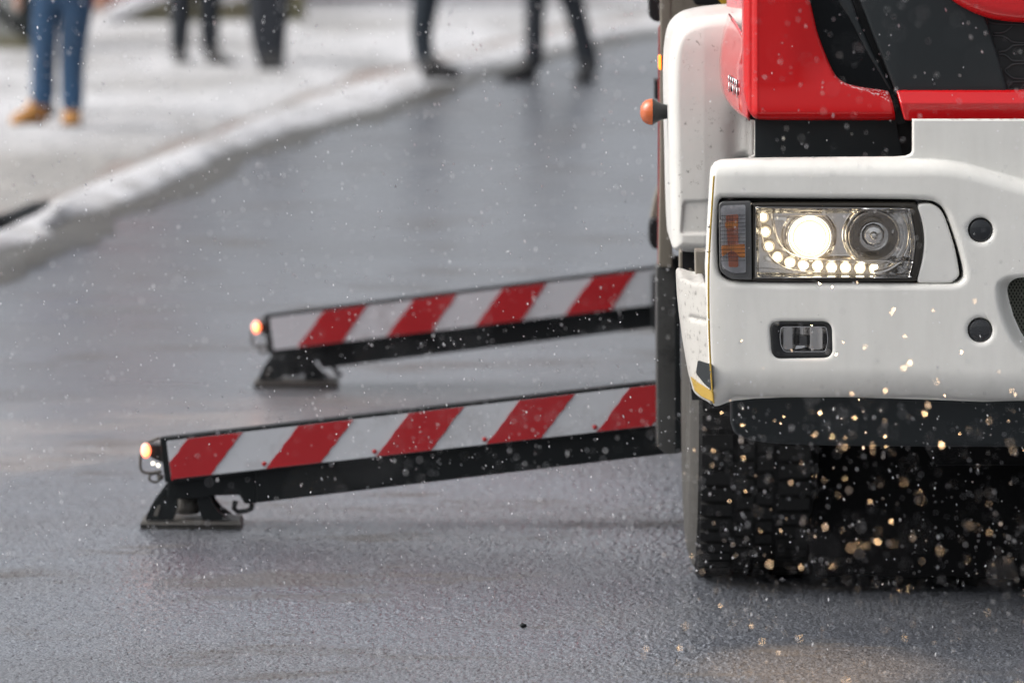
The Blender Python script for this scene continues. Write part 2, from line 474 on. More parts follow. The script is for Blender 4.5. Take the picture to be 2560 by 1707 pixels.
def round_poly(pts, r, seg=5):
    """round the corners of a polygon; r a number or one per corner"""
    out = []
    n = len(pts)
    for i in range(n):
        p0, p1, p2 = [np.array(pts[(i + k) % n], float) for k in (-1, 0, 1)]
        rr = r[i] if isinstance(r, (list, tuple)) else r
        a, b = p0 - p1, p2 - p1
        la, lb = np.linalg.norm(a), np.linalg.norm(b)
        t = min(rr, la * 0.48, lb * 0.48)
        if t < 0.3:
            out.append(tuple(p1)); continue
        q0, q1 = p1 + a / la * t, p1 + b / lb * t
        for k in range(seg + 1):
            s = k / seg
            out.append(tuple((1 - s) ** 2 * q0 + 2 * s * (1 - s) * p1 + s * s * q1))
    return out
def smooth_path(pts, sub=6, closed=False):
    """Catmull-Rom through the points"""
    pts = [np.array(p, float) for p in pts]
    n = len(pts)
    out = []
    rngi = range(n if closed else n - 1)
    for i in rngi:
        if closed:
            p0, p1, p2, p3 = pts[(i - 1) % n], pts[i], pts[(i + 1) % n], pts[(i + 2) % n]
        else:
            p0, p1, p2, p3 = pts[max(i - 1, 0)], pts[i], pts[i + 1], pts[min(i + 2, n - 1)]
        for k in range(sub):
            t = k / sub
            out.append(tuple(0.5 * ((2 * p1) + (-p0 + p2) * t + (2 * p0 - 5 * p1 + 4 * p2 - p3) * t * t + (-p0 + 3 * p1 - 3 * p2 + p3) * t ** 3)))
    if not closed:
        out.append(tuple(pts[-1]))
    return out

def prism(name, poly, Y, depth, material, parent=None, bevel=0.0, seg=2, slope=None):
    """polygon given in photo pixels, standing Y metres away, extruded back by depth"""
    bm = bmesh.new()
    f = [bm.verts.new(P(u, v, Y) + (Vector((0, slope(u, v), 0)) if slope else Vector())) for u, v in poly]
    b = [bm.verts.new(x.co + Vector((0, depth, 0))) for x in f]
    n = len(f)
    bm.faces.new(f); bm.faces.new(b[::-1])
    for i in range(n):
        bm.faces.new((f[i], b[i], b[(i + 1) % n], f[(i + 1) % n]))
    bmesh.ops.recalc_face_normals(bm, faces=bm.faces)
    if bevel > 0:
        ed = [e for e in bm.edges if len(e.link_faces) == 2 and e.calc_face_angle(0) > 0.6]
        bmesh.ops.bevel(bm, geom=ed, offset=bevel, segments=seg, profile=0.5, affect='EDGES', clamp_overlap=True)
    return from_bm(name, bm, material, parent)

def box(name, lo, hi, material, parent=None, bevel=0.0):
    bm = bmesh.new()
    bmesh.ops.create_cube(bm, size=1.0)
    for v in bm.verts:
        v.co = Vector([lo[i] if v.co[i] < 0 else hi[i] for i in range(3)])
    if bevel > 0:
        bmesh.ops.bevel(bm, geom=list(bm.edges), offset=bevel, segments=2, profile=0.5, affect='EDGES', clamp_overlap=True)
    return from_bm(name, bm, material, parent)

def tube_data(path, radius, segs=8, closed=False):
    verts, faces = [], []
    n = len(path)
    path = [Vector(p) for p in path]
    up = Vector((0, 0, 1))
    prevn = None
    for i in range(n):
        a = path[(i - 1) % n] if (closed or i > 0) else path[i]
        b = path[(i + 1) % n] if (closed or i < n - 1) else path[i]
        t = (b - a).normalized()
        nrm = prevn if prevn is not None else (up if abs(t.z) < 0.9 else Vector((1, 0, 0)))
        nrm = (nrm - t * nrm.dot(t)).normalized()
        prevn = nrm
        bi = t.cross(nrm)
        r = radius[i] if isinstance(radius, (list, tuple)) else radius
        for k in range(segs):
            an = 2 * math.pi * k / segs
            verts.append(path[i] + nrm * math.cos(an) * r + bi * math.sin(an) * r)
    for i in range(n if closed else n - 1):
        j = (i + 1) % n
        for k in range(segs):
            k2 = (k + 1) % segs
            faces.append((i * segs + k, i * segs + k2, j * segs + k2, j * segs + k))
    if not closed:
        faces.append(tuple(range(segs))[::-1])
        faces.append(tuple((n - 1) * segs + k for k in range(segs)))
    return verts, faces
def tube(name, path, radius, material, parent=None, segs=8, closed=False):
    v, f = tube_data(path, radius, segs, closed)
    return from_py(name, v, f, material, parent)

def lathe(name, profile, origin, axis, material, parent=None, segs=48, sx=1.0, local=False):
    """profile: list of (radius, along) turned about axis through origin"""
    axis = Vector(axis).normalized()
    a = Vector((0, 0, 1)) if abs(axis.z) < 0.9 else Vector((1, 0, 0))
    u = (a - axis * a.dot(axis)).normalized()
    w = axis.cross(u)
    origin = Vector(origin)
    base = Vector((0, 0, 0)) if local else origin
    verts, faces = [], []
    m = len(profile)
    for k in range(segs):
        an = 2 * math.pi * k / segs
        for r, h in profile:
            verts.append(base + axis * h + (u * math.cos(an) + w * math.sin(an) * sx) * r)
    for k in range(segs):
        k2 = (k + 1) % segs
        for i in range(m - 1):
            faces.append((k * m + i, k2 * m + i, k2 * m + i + 1, k * m + i + 1))
    o = from_py(name, verts, faces, material, parent)
    bm = bmesh.new(); bm.from_mesh(o.data)
    bmesh.ops.remove_doubles(bm, verts=bm.verts, dist=1e-6)
    bmesh.ops.recalc_face_normals(bm, faces=bm.faces)
    bm.to_mesh(o.data); bm.free()
    if local:
        o.location = origin
    return o

def sd_poly(U, V, poly):
    """signed distance to a polygon, positive inside"""
    poly = np.array(poly, float)
    d = np.full(U.shape, 1e18)
    inside = np.zeros(U.shape, bool)
    n = len(poly)
    for i in range(n):
        a, b = poly[i], poly[(i + 1) % n]
        ex, ey = b - a
        wx, wy = U - a[0], V - a[1]
        t = np.clip((wx * ex + wy * ey) / max(ex * ex + ey * ey, 1e-9), 0, 1)
        d = np.minimum(d, (wx - ex * t) ** 2 + (wy - ey * t) ** 2)
        c = ((a[1] <= V) & (b[1] > V)) | ((b[1] <= V) & (a[1] > V))
        with np.errstate(divide='ignore', invalid='ignore'):
            xi = a[0] + (V - a[1]) * ex / (ey if abs(ey) > 1e-12 else 1e-12)
        inside ^= c & (U < xi)
    d = np.sqrt(d)
    return np.where(inside, d, -d)

PXM = 15.0 / K                # metres per photo pixel at the truck's front
def quarter(s, R, D):
    """rounded edge: 0 at distance R from the edge, D at the edge"""
    t = np.clip(1 - s / R, 0, 1)
    return D * (1 - np.sqrt(np.maximum(0, 1 - t * t)))
def sstep(x, a, b):
    t = np.clip((x - a) / (b - a), 0, 1)
    return t * t * (3 - 2 * t)

def panel(name, poly, Y0, dfun, material, parent=None, step=3.0, holes=(), skirt=0.06, ray=False):
    """moulded panel: outline in photo pixels at distance Y0, relief dfun in photo pixels, trimmed exactly to its outline"""
    arr = np.array(poly, float)
    u = np.arange(arr[:, 0].min() - step, arr[:, 0].max() + 2 * step, step)
    v = np.arange(arr[:, 1].min() - step, arr[:, 1].max() + 2 * step, step)
    U, V = np.meshgrid(u, v)
    def field(U, V):
        so = sd_poly(U, V, poly)
        sh = [sd_poly(U, V, h) for h in holes]
        s = so.copy()
        for h in sh:
            s = np.minimum(s, -h)
        return s, so, sh
    s, so, sh = field(U, V)
    keep_v = s > 0
    cell = keep_v[:-1, :-1] | keep_v[1:, :-1] | keep_v[:-1, 1:] | keep_v[1:, 1:]
    for _ in range(2):
        gv, gu = np.gradient(s, step)
        g = np.sqrt(gu * gu + gv * gv) + 1e-9
        out = s < 0
        mv = np.where(out & (s > -2.2 * step), s, 0)
        U = U - mv * gu / g
        V = V - mv * gv / g
        s, so, sh = field(U, V)
        break
    so = np.maximum(so, 0)
    d = dfun(U, V, so, [np.maximum(-h, 0) for h in sh]) * PXM
    idx = -np.ones(U.shape, int)
    verts, faces = [], []
    R_, C_ = cell.shape
    def vid(i, j):
        if idx[i, j] < 0:
            if ray:
                p = P(U[i, j], V[i, j], Y0 + d[i, j])
            else:
                p = P(U[i, j], V[i, j], Y0); p.y += d[i, j]
            idx[i, j] = len(verts); verts.append(p)
        return int(idx[i, j])
    for i in range(R_):
        for j in range(C_):
            if cell[i, j]:
                faces.append((vid(i, j), vid(i + 1, j), vid(i + 1, j + 1), vid(i, j + 1)))
    if skirt > 0:
        cnt = {}
        for f in faces:
            for k in range(4):
                a, b = f[k], f[(k + 1) % 4]
                key = (min(a, b), max(a, b))
                cnt.setdefault(key, []).append((a, b))
        back = {}
        for key, lst in cnt.items():
            if len(lst) == 1:
                a, b = lst[0]
                for q in (a, b):
                    if q not in back:
                        back[q] = len(verts)
                        verts.append(verts[q] + Vector((0, skirt, 0)))
                faces.append((b, a, back[a], back[b]))
    return from_py(name, verts, faces, material, parent)

def empty(name, loc, parent=None):
    o = bpy.data.objects.new(name, None)
    o.empty_display_size = 0.2
    o.location = loc
    col.objects.link(o)
    return o
def adopt(parent, objs):
    """parent objects whose meshes are in world coordinates"""
    inv = parent.matrix_world.inverted() if False else Matrix.Translation(-Vector(parent.location))
    for o in objs:
        o.parent = parent
        o.matrix_parent_inverse = inv
def tag(o, label=None, cat=None, group=None, kind=None):
    if label: o['label'] = label
    if cat: o['category'] = cat
    if group: o['group'] = group
    if kind: o['kind'] = kind
    return o

# ================================================================== THE PLACE
# ------------------------------------------------------------------ road
def road():
    """one sheet to the horizon; around the truck its stones are real relief"""
    px0, px1, py0, py1 = -1.75, 1.85, 14.0, 19.4
    xs = [-400, -60, -12, -4, px0, px1, 4, 12, 60, 400]
    ys = [-200, 0, 8, py0, py1, 24, 40, 60, 120, 900]
    v, f = [], []
    for y in ys:
        for x in xs: v.append((x, y, 0))
    nx = len(xs)
    for i in range(len(ys) - 1):
        for j in range(nx - 1):
            if xs[j] == px0 and ys[i] == py0: continue
            a = i * nx + j
            f.append((a, a + 1, a + nx + 1, a + nx))
    X = np.arange(px0, px1 + 0.001, 0.0050); X[-1] = px1
    Yv = [py0]
    while Yv[-1] < py1: Yv.append(Yv[-1] + 0.0090 * (Yv[-1] / 15.0) ** 2)
    Yv = np.array(Yv); Yv[-1] = py1
    n1, n2 = len(X), len(Yv)
    h = rng.randn(n2, n1)
    h = (h + 0.4 * np.roll(h, 1, 0) + 0.4 * np.roll(h, 1, 1)) / 1.15
    h2 = rng.randn(n2 // 3 + 2, n1 // 3 + 2).repeat(3, 0).repeat(3, 1)[:n2, :n1]
    z = 0.0012 * h + 0.0002 * h2
    ex = np.clip(np.minimum(X - px0, px1 - X) / 0.05, 0, 1); ey = np.clip(np.minimum(Yv - py0, py1 - Yv) / 0.4, 0, 1)
    z = np.clip(z, -0.004, 0.004) * ex[None, :] * ey[:, None]
    jx = (rng.rand(n2, n1) - 0.5) * 0.003 * ex[None, :]; jy = (rng.rand(n2, n1) - 0.5) * 0.005 * ey[:, None]
    o0 = len(v)
    XX, YY = np.meshgrid(X, Yv)
    pts = np.stack([XX + jx, YY + jy, z], -1).reshape(-1, 3)
    v += [tuple(q) for q in pts.tolist()]
    idx = (np.arange(n2 - 1)[:, None] * n1 + np.arange(n1 - 1)[None, :]).ravel() + o0
    f += [(a, a + 1, a + n1 + 1, a + n1) for a in idx.tolist()]
    tag(from_py('road', v, f, 'wet_asphalt', smooth=True), kind='structure')
road()

# kerb line: road side and pavement side of the snow ridge, read off the photo
road_edge = [(-260, 760), (-120, 690), (0, 632), (60, 614), (105, 604), (150, 560), (215, 538), (300, 518), (360, 490), (460, 436), (610, 371), (762, 322), (925, 277), (1060, 232), (1180, 190), (1300, 150), (1420, 122), (1546, 92), (1650, 76), (1800, 56), (2100, 20)]
pave_edge = [(-260, 610), (-120, 575), (0, 548), (60, 532), (100, 520), (140, 505), (215, 470), (295, 434), (370, 405), (463, 369), (631, 302), (758, 254), (900, 206), (1036, 172), (1120, 148), (1274, 110), (1410, 80), (1546, 60), (1640, 46), (1800, 30), (2100, 0)]
def resample(pts, n):
    p = np.array(smooth_path(pts, 10))
    s = np.concatenate([[0], np.cumsum(np.linalg.norm(np.diff(p, axis=0), axis=1))])
    t = np.linspace(0, s[-1], n)
    return np.stack([np.interp(t, s, p[:, k]) for k in range(2)], 1)
PZ = 0.04
NK = 260
re_ = np.array([list(G(u, v, 0.0))[:2] for u, v in resample(road_edge, NK)])
pe_ = np.array([list(G(u, v, PZ))[:2] for u, v in resample(pave_edge, NK)])
# push on beyond the frame to the right along the curve
def ridge():
    verts, faces = [], []
    M = 14
    from mathutils import noise as mn
    for i in range(NK):
        for k in range(M + 1):
            t = k / M
            x, y = re_[i] * (1 - t) + pe_[i] * t
            nz = mn.noise(Vector((x * 2.1, y * 1.0, 0))) * 0.5 + mn.noise(Vector((x * 6, y * 3, 4))) * 0.3
            h = 0.03 * math.sin(math.pi * min(1, t * 1.0)) ** 0.6 * (1 + 0.5 * nz) + PZ * t
            if k == 0: h = -0.01
            if k == M: h = PZ - 0.03
            rg = mn.noise(Vector((x * 1.3, y * 1.6, 9))) + 0.6 * mn.noise(Vector((x * 3, y * 4.5, 2)))
            x += 0.10 * rg * (1 - t) + 0.03 * nz; y += 0.2 * nz * (1 - t)
            verts.append((x, y, h))
    for i in range(NK - 1):
        for k in range(M):
            a = i * (M + 1) + k
            faces.append((a, a + 1, a + M + 2, a + M + 1))
    o = from_py('snow_bank', verts, faces, 'snow_ridge')
    tag(o, kind='structure')
ridge()
def kerb():
    verts, faces = [], []
    for i in range(NK):
        p = Vector((*pe_[i], 0))
        q = Vector((*re_[i], 0))
        n = (p - q); n.normalize()
        a, b = p - n * 0.15, p + n * (0.6 + 0.25 * math.sin(i * 0.35) + 0.2 * math.sin(i * 0.11))
        for pt, z in ((a, 0.0), (a, PZ + 0.005), (b, PZ + 0.012), (b, 0.0)):
            verts.append((pt.x, pt.y, z))
    for i in range(NK - 1):
        for k in range(3):
            a = i * 4 + k
            faces.append((a, a + 1, a + 5, a + 4))
    tag(from_py('kerb', verts, faces, 'kerb_stone', smooth=False), kind='structure')
kerb()
def pavement():
    verts, faces = [], []
    cx, cy = -6.0, 900.0
    M = 30
    from mathutils import noise as mn
    for i in range(NK):
        p = pe_[i]
        tgt = np.array([p[0] - 30 - (p[0] + 4) * 3, p[1] + 60 + i * 0.5])
        for k in range(M + 1):
            t = (k / M) ** 2.0
            x, y = p * (1 - t) + tgt * t
            dist_ = math.hypot(x - p[0], y - p[1])
            z = PZ + 0.02 * mn.noise(Vector((x * 1.3, y * 0.8, 1))) * min(1, dist_ / 2) + (0.02 if dist_ > 0.9 else -0.02)
            verts.append((x, y, z))
    for i in range(NK - 1):
        for k in range(M):
            a = i * (M + 1) + k
            faces.append((a, a + M + 1, a + M + 2, a + 1))
    tag(from_py('pavement', verts, faces, 'trodden_snow'), kind='structure')
pavement()

# bare dark gap in the snow bank at the far left
def gutter():
    from mathutils import noise as mn
    verts, faces = [], []
    M = 6
    for i in range(NK):
        x0, y0 = re_[i]
        w = 0.24 + 0.2 * mn.noise(Vector((x0 * 1.1, y0 * 0.7, 3))) + 0.10 * mn.noise(Vector((x0 * 4, y0 * 3.1, 7)))
        for k in range(M + 1):
            t = k / M
            verts.append((x0 - 0.06 + (w + 0.06) * t, y0 - 0.5 * w * t, 0.004 + 0.003 * math.sin(math.pi * t)))
    for i in range(NK - 1):
        for k in range(M):
            a = i * (M + 1) + k
            faces.append((a, a + 1, a + M + 2, a + M + 1))
    tag(from_py('gutter', verts, faces, 'gutter_mud'), kind='structure')
gutter()
gapo = tube('bare_kerb_edge', [G(-40, 572, 0.20), G(0, 556, 0.21), G(40, 540, 0.21), G(80, 523, 0.20), G(118, 508, 0.18)], [0.03, 0.035, 0.03, 0.03, 0.015], 'black_steel', segs=10)
tag(gapo, kind='structure')

# ------------------------------------------------------------------ low wall, house front and grey wall behind the pavement
def background():
    Yw = 46.2
    w = empty('garden_wall', P(500, 45, Yw).xy.to_3d() if False else Vector((P(500, 45, Yw).x, Yw, PZ)))
    tag(w, 'low olive stone wall with a sloping snow-covered top behind the two dark-trousered people', 'wall')
    a = prism('wall_face', [(296, 60), (760, 60), (760, -60), (470, -60), (400, -14)], Yw, 0.4, 'wall_stone', bevel=0.01)
    c = prism('snow_cap', [(255, 52), (300, 48), (385, 12), (475, -22), (475, -58), (440, -58), (340, -16), (262, 28)], Yw - 0.12, 0.65, 'snow_cap', bevel=0.03, seg=3)
    c2 = prism('snow_cap', [(530, 2), (545, 11), (600, 2), (700, -30), (700, -50), (540, -30)], Yw - 0.12, 0.3, 'snow_cap', bevel=0.03, seg=3)
    adopt(w, [a, c, c2])
    h = empty('brick_house', Vector((P(200, 0, 48.2).x, 48.2, PZ)))
    tag(h, 'reddish brown house front behind the person in blue jeans', 'house')
    hw = prism('wall', [(128, 64), (420, 64), (420, -1100), (128, -1100)], 48.2, 6.0, 'brick_red', bevel=0.02)
    rf = prism('roof', [(100, -1085), (450, -1085), (275, -1400)], 47.9, 6.6, 'roof_dark')
    adopt(h, [hw, rf])
    g = empty('grey_wall', Vector((P(20, 120, 42.3).x, 42.3, PZ)))
    tag(g, 'pale grey wall with a dark sloping rail at the left edge of the picture', 'wall')
    gw = prism('wall_face', [(-420, 118), (84, 112), (84, -420), (-420, -420)], 42.3, 0.5, 'grey_render', bevel=0.02)
    gb = prism('plinth', [(-420, 136), (86, 124), (86, 96), (-420, 106)], 42.15, 0.8, 'wall_stone', bevel=0.02)
    gr = tube('rail', [P(-60, -10, 42.15), P(0, 32, 42.15), P(40, 64, 42.15), P(84, 98, 42.15)], 0.04, 'black_steel')
    adopt(g, [gw, gb, gr])
background()

# ------------------------------------------------------------------ TRUCK
truck = empty('truck', (1.68, 16.3, 0))
tag(truck, 'red and white truck with a lit headlight and striped stabilizer beams out to its side', 'truck')
T = []                                     # parts directly under the truck
Y0 = 15.0
def part(o, label=None):
    T.append(o)
    if label: o['label'] = label
    return o
def subs(parent, objs):
    for o in objs:
        o.parent = parent                   # meshes share the parent's coordinates
    return parent
UR = 2873                                   # photo column of the truck's centre line

# --- bumper with its lamp openings
lamp_open = smooth_path([(1797, 520), (1803, 501), (1830, 498), (2000, 499), (2200, 500), (2308, 502), (2342, 509), (2362, 528), (2377, 565), (2392, 610), (2404, 655), (2409, 685), (2404, 700), (2385, 709), (2340, 710), (2150, 709), (1950, 708), (1850, 706), (1818, 700), (1801, 682), (1796, 640), (1795, 580)], 5, True)
fog_open = round_poly([(1928, 808), (2076, 807), (2079, 892), (1934, 893)], 22, 6)
def circ(cu, cv, r, n=36):
    return [(cu + r * math.cos(2 * math.pi * k / n), cv + r * math.sin(2 * math.pi * k / n)) for k in range(n)]
plug1, plug2 = circ(2452, 576, 31), circ(2451, 826, 31)
intake_open = smooth_path([(2523, 728), (2534, 702), (2570, 694), (2700, 692), (2873, 692), (2873, 760), (2873, 905), (2760, 905), (2640, 890), (2575, 858), (2546, 812), (2530, 764)], 4, True)
intake_soft = smooth_path([(2487, 716), (2500, 697), (2540, 684), (2700, 678), (2890, 676), (2890, 800), (2890, 940), (2760, 940), (2650, 930), (2575, 905), (2530, 862), (2500, 800), (2488, 750)], 4, True)
bumper_poly = [(1778, 440), (1781, 424), (1790, 412), (1806, 406), (1860, 403), (2100, 400), (2240, 399), (2270, 397), (2282, 392), (2287, 384), (2287, 304), (UR, 304),
               (UR, 1012), (2560, 1009), (2465, 1012), (2340, 1007), (2236, 1004), (2100, 1001), (1968, 1002), (1890, 1005), (1826, 1012), (1800, 1020), (1788, 1021), (1781, 1012), (1775, 976), (1769, 823), (1765, 670), (1771, 555)]
def bumper_relief(U, V, so, sh):
    d = np.zeros_like(U)
    vt = 402 + 60 * sstep(U, 2330, 2873) ** 1.0 + 30 * sstep(U, 2330, 2620)      # shoulder line
    ub = 1781 - 16 * np.sin(np.clip((V - 440) / 560, 0, 1) * math.pi)             # left edge column
    vb = 1003 + 18 * np.clip((1830 - U) / 45, 0, 1) + 8 * sstep(U, 2300, 2470)
    # shoulder rolls back
    t = np.clip((vt + 42 - V) / 42, 0, 1)
    roll = 46 * (1 - np.sqrt(np.maximum(0, 1 - np.minimum(t, 0.995) ** 2)))
    d += roll
    # left edge
    d += quarter(np.maximum(U - ub, 0), 13, 14)
    d += 10 * np.clip((1850 - U) / 85, 0, 1) ** 2
    # underside tucks in
    t = np.clip((V - (vb - 84)) / 84, 0, 1)
    d += 78 * (1 - np.sqrt(np.maximum(0, 1 - np.minimum(t, 0.985) ** 2))) * (0.35 + 0.65 * sstep(U, 1775, 1850))
    # lips of the openings
    d += quarter(sh[0], 17, 20)
    d += quarter(sh[1], 13, 14)
    d += quarter(sh[2], 13, 8) + quarter(sh[3], 13, 8)
    si = sd_poly(U, V, intake_soft)
    d += 52 * sstep(si, 0, 42)
    # gentle bow of the whole front
    d += 16 * (np.clip(2873 - U, 0, 1100) / 1100) ** 2
    d += 0.8 * np.sin(U / 61.0) * np.sin(V / 83.0)
    return d
bumper = part(panel('bumper', bumper_poly, Y0, bumper_relief, 'white_paint', step=3.0, holes=[lamp_open, fog_open, plug1, plug2, intake_open], skirt=0.06))
strip = [(1783, 440), (1779, 500), (1774, 580), (1770, 660), (1769.5, 740), (1771, 830), (1775, 920), (1780, 990), (1783, 1008)]
sp_ = smooth_path(strip, 6)
gold = tube('trim_strip', [P(u + 2, v, Y0 - 0.001 + 0.016 * 0) for u, v in sp_], 0.0026, 'gold_tape', segs=6)
bolts = [lathe('bolt', [(0, -0.006), (0.004, -0.005), (0.005, 0)], P(u, v, Y0 + 0.004), (0, 1, 0), 'chrome_grey', segs=12) for u, v in ((1774, 566), (1772, 628))]
plugs = []
for c in ((2452, 576), (2451, 826)):
    pr = [(0, 0.004), (0.026, 0.005), (0.0303, 0.008), (0.031, 0.03)]
    plugs.append(lathe('plug', pr, P(c[0], c[1], Y0 + 0.004), (0, 1, 0), 'plug', segs=40))
subs(bumper, [gold] + bolts + plugs)

# intake mesh
def intake():
    v, f = [], []
    def bar(p, q, r=0.0017):
        vv, ff = tube_data([p, q], r, 4)
        b = len(v); v.extend(vv); f.extend([tuple(b + i for i in x) for x in ff])
    for k in range(-45, 120):
        x0 = 2500 + k * 8.5
        bar(P(x0, 684, Y0 + 0.056), P(x0 + 150, 950, Y0 + 0.056))
        bar(P(x0 + 150, 684, Y0 + 0.0575), P(x0, 950, Y0 + 0.0575))
    o = from_py('intake_mesh', v, f, 'mesh_wire', smooth=False)
    bk = prism('backing', [(2500, 680), (2960, 680), (2960, 960), (2500, 960)], Y0 + 0.075, 0.02, 'black_plastic')
    # keep only what shows through the opening
    bm = bmesh.new(); bm.from_mesh(o.data)
    lo, hi = P(2512, 684, Y0).x, P(2873, 684, Y0).x
    kill = [x for x in bm.verts if x.co.x > hi + 0.2 or x.co.x < lo - 0.25]
    bmesh.ops.delete(bm, geom=kill, context='VERTS')
    bm.to_mesh(o.data); bm.free()
    o['kind'] = 'stuff'
    subs(bumper, [o, bk])
intake()

# --- headlight
hl = part(prism('headlight', round_poly([(1788, 490), (2418, 490), (2418, 718), (1788, 718)], 10), Y0 + 0.075, 0.02, 'black_plastic'), 'lit headlight with a row of small white lamps along its lower edge')
HS = []
# black bezel with the curved right side
bez_out = smooth_path([(1884, 508), (2000, 506), (2150, 506), (2275, 507), (2292, 514), (2303, 545), (2309, 600), (2304, 650), (2292, 695), (2278, 704), (2150, 704), (2000, 704), (1886, 702), (1882, 690), (1880, 600), (1881, 520)], 4, True)
cover = smooth_path([(1889, 530), (1893, 521), (1904, 519), (2080, 520), (2262, 522), (2272, 526), (2280, 553), (2286, 590), (2287, 612), (2282, 650), (2273, 686), (2264, 693), (2080, 694), (1904, 694), (1893, 692), (1889, 682), (1889, 600)], 4, True)
HS.append(panel('bezel', bez_out, Y0 + 0.012, lambda U, V, so, sh: quarter(so, 8, 9) + 6 * quarter(sh[0], 10, 1), 'lamp_bezel', step=2.5, holes=[cover], skirt=0.05))
# chrome pan behind the cover
def pan_relief(U, V, so, sh):
    d = np.full_like(U, 34.0)
    r1 = np.hypot(U - 2024, V - 593)
    d += 24 * np.clip(1 - (r1 / 68) ** 2, 0, 1)
    d -= 9 * np.exp(-((r1 - 62) / 4.5) ** 2)
    r2 = np.hypot(U - 2185, V - 591)
    d += 26 * np.clip(1 - (r2 / 66) ** 2, 0, 1)
    d -= 12 * np.exp(-((r2 - 69) / 5.0) ** 2)
    d -= 15 * np.exp(-((r2 - 92) / 11.0) ** 2) * (U > 2185)
    d -= 14 * sstep(V, 640, 658) * sstep(U, 1900, 1990)
    d -= 10 * sstep(-V, -536, -526)
    d += 6 * np.sin(V / 5.0) * (U < 1990) * (V < 560) * (U > 1935) * 0.12
    return d - 26 * (1 - sstep(so, 0, 9))
HS.append(panel('reflector_pan', cover, Y0 + 0.012, pan_relief, 'chrome', step=2.5, skirt=0.0))
# projector lens
def dome(name, cu, cv, r_px, Y, material, bulge=0.35, sxx=1.0, segs=40, szz=1.0):
    r = r_px * PXM
    prof = [(math.sin(a) * r, -math.cos(a) * r * bulge) for a in [i / 10 * math.pi / 2 for i in range(11)]]
    return lathe(name, prof, P(cu, cv, Y), (0, 1, 0), material, segs=segs, local=True)
pl = lathe('projector_lens', [(math.sin(a), -math.cos(a) * 0.4) for a in [i / 12 * math.pi / 2 for i in range(13)]], P(2024, 593, Y0 + 0.045), (0, 1, 0), 'projector_glow', segs=48, local=True)
pl.scale = (44 * PXM,) * 3
HS.append(pl)
HS.append(lathe('projector_ring', [(0.050, 0.012), (0.052, 0.0), (0.057, -0.006), (0.064, -0.004), (0.068, 0.006)], P(2024, 593, Y0 + 0.042), (0, 1, 0), 'chrome', segs=56))
# main beam reflector
HS.append(lathe('reflector_bowl', [(0.013, 0.045), (0.024, 0.042), (0.026, 0.036), (0.045, 0.022), (0.058, 0.006), (0.064, -0.006), (0.0665, -0.009), (0.069, -0.006), (0.071, 0.004)], P(2185, 591, Y0 + 0.04), (0, 1, 0), 'reflector', segs=26))
HS.append(lathe('bulb_shield', [(0, 0.0), (0.009, 0.001), (0.0105, 0.003), (0.011, 0.022), (0.022, 0.012), (0.026, 0.016), (0.027, 0.03)], P(2185, 590, Y0 + 0.036), (0, 1, 0), 'chrome', segs=10))
fl = prism('bowl_trim', [(2140, 649), (2228, 649), (2236, 656), (2132, 656)], Y0 + 0.026, 0.03, 'chrome', bevel=0.002)
HS.append(fl)
# running-light row
led_px = [(1907.6, 543), (1913.5, 580), (1922.5, 616), (1944, 643), (1975, 656), (2008.5, 662), (2044, 665), (2079, 668), (2114, 669), (2150, 670), (2186, 671), (2222, 671.5)]
for (u, v) in led_px:
    l_ = dome('led_lamp', u, v, 9.5, Y0 + 0.03, 'led', 0.6, segs=20)
    HS.append(l_)
    HS.append(lathe('led_cup', [(0.009, 0.014), (0.0125, 0.004), (0.0165, -0.002), (0.0185, 0.0), (0.019, 0.008)], P(u, v, Y0 + 0.028), (0, 1, 0), 'chrome_grey', segs=20))
tr = smooth_path([(1931, 532), (1934, 560), (1941, 592), (1955, 618), (1980, 637), (2020, 647), (2080, 650), (2160, 652), (2222, 653), (2250, 668), (2268, 681)], 6)
HS.append(tube('chrome_trim', [P(u, v, Y0 + 0.024) for u, v in tr], 0.0035, 'chrome', segs=8))
tr2 = smooth_path([(1899, 530), (1902, 570), (1908, 605), (1925, 640), (1955, 665), (1990, 676), (2060, 681), (2250, 684)], 6)
HS.append(tube('chrome_trim', [P(u, v, Y0 + 0.026) for u, v in tr2], 0.0022, 'chrome', segs=8))
HS.append(prism('light_bar', round_poly([(1928, 533), (2069, 534), (2069, 540), (1928, 540)], 2), Y0 + 0.022, 0.01, 'chrome', bevel=0.002))
HS.append(prism('light_bar', round_poly([(1902, 672), (1984, 676), (1984, 679), (1902, 677)], 1), Y0 + 0.022, 0.01, 'chrome', bevel=0.001))
# cover and its bright moulded edge
HS.append(panel('clear_cover', cover, Y0 + 0.012, lambda U, V, so, sh: quarter(so, 8, 5) - 3, 'lamp_cover', step=6, skirt=0.0))
for off, rad in ((0, 0.0022), (7, 0.0014)):
    cpts = []
    cen = np.array((2085, 606))
    for (u, v) in cover:
        s_ = 1 - off / 190.0
        su = cen[0] + (u - cen[0]) * (1 - off / 195.0)
        sv = cen[1] + (v - cen[1]) * (1 - off / 88.0)
        cpts.append(P(su, sv, Y0 + 0.012))
    HS.append(tube('cover_edge', cpts, rad, 'chrome_grey', segs=6, closed=True))
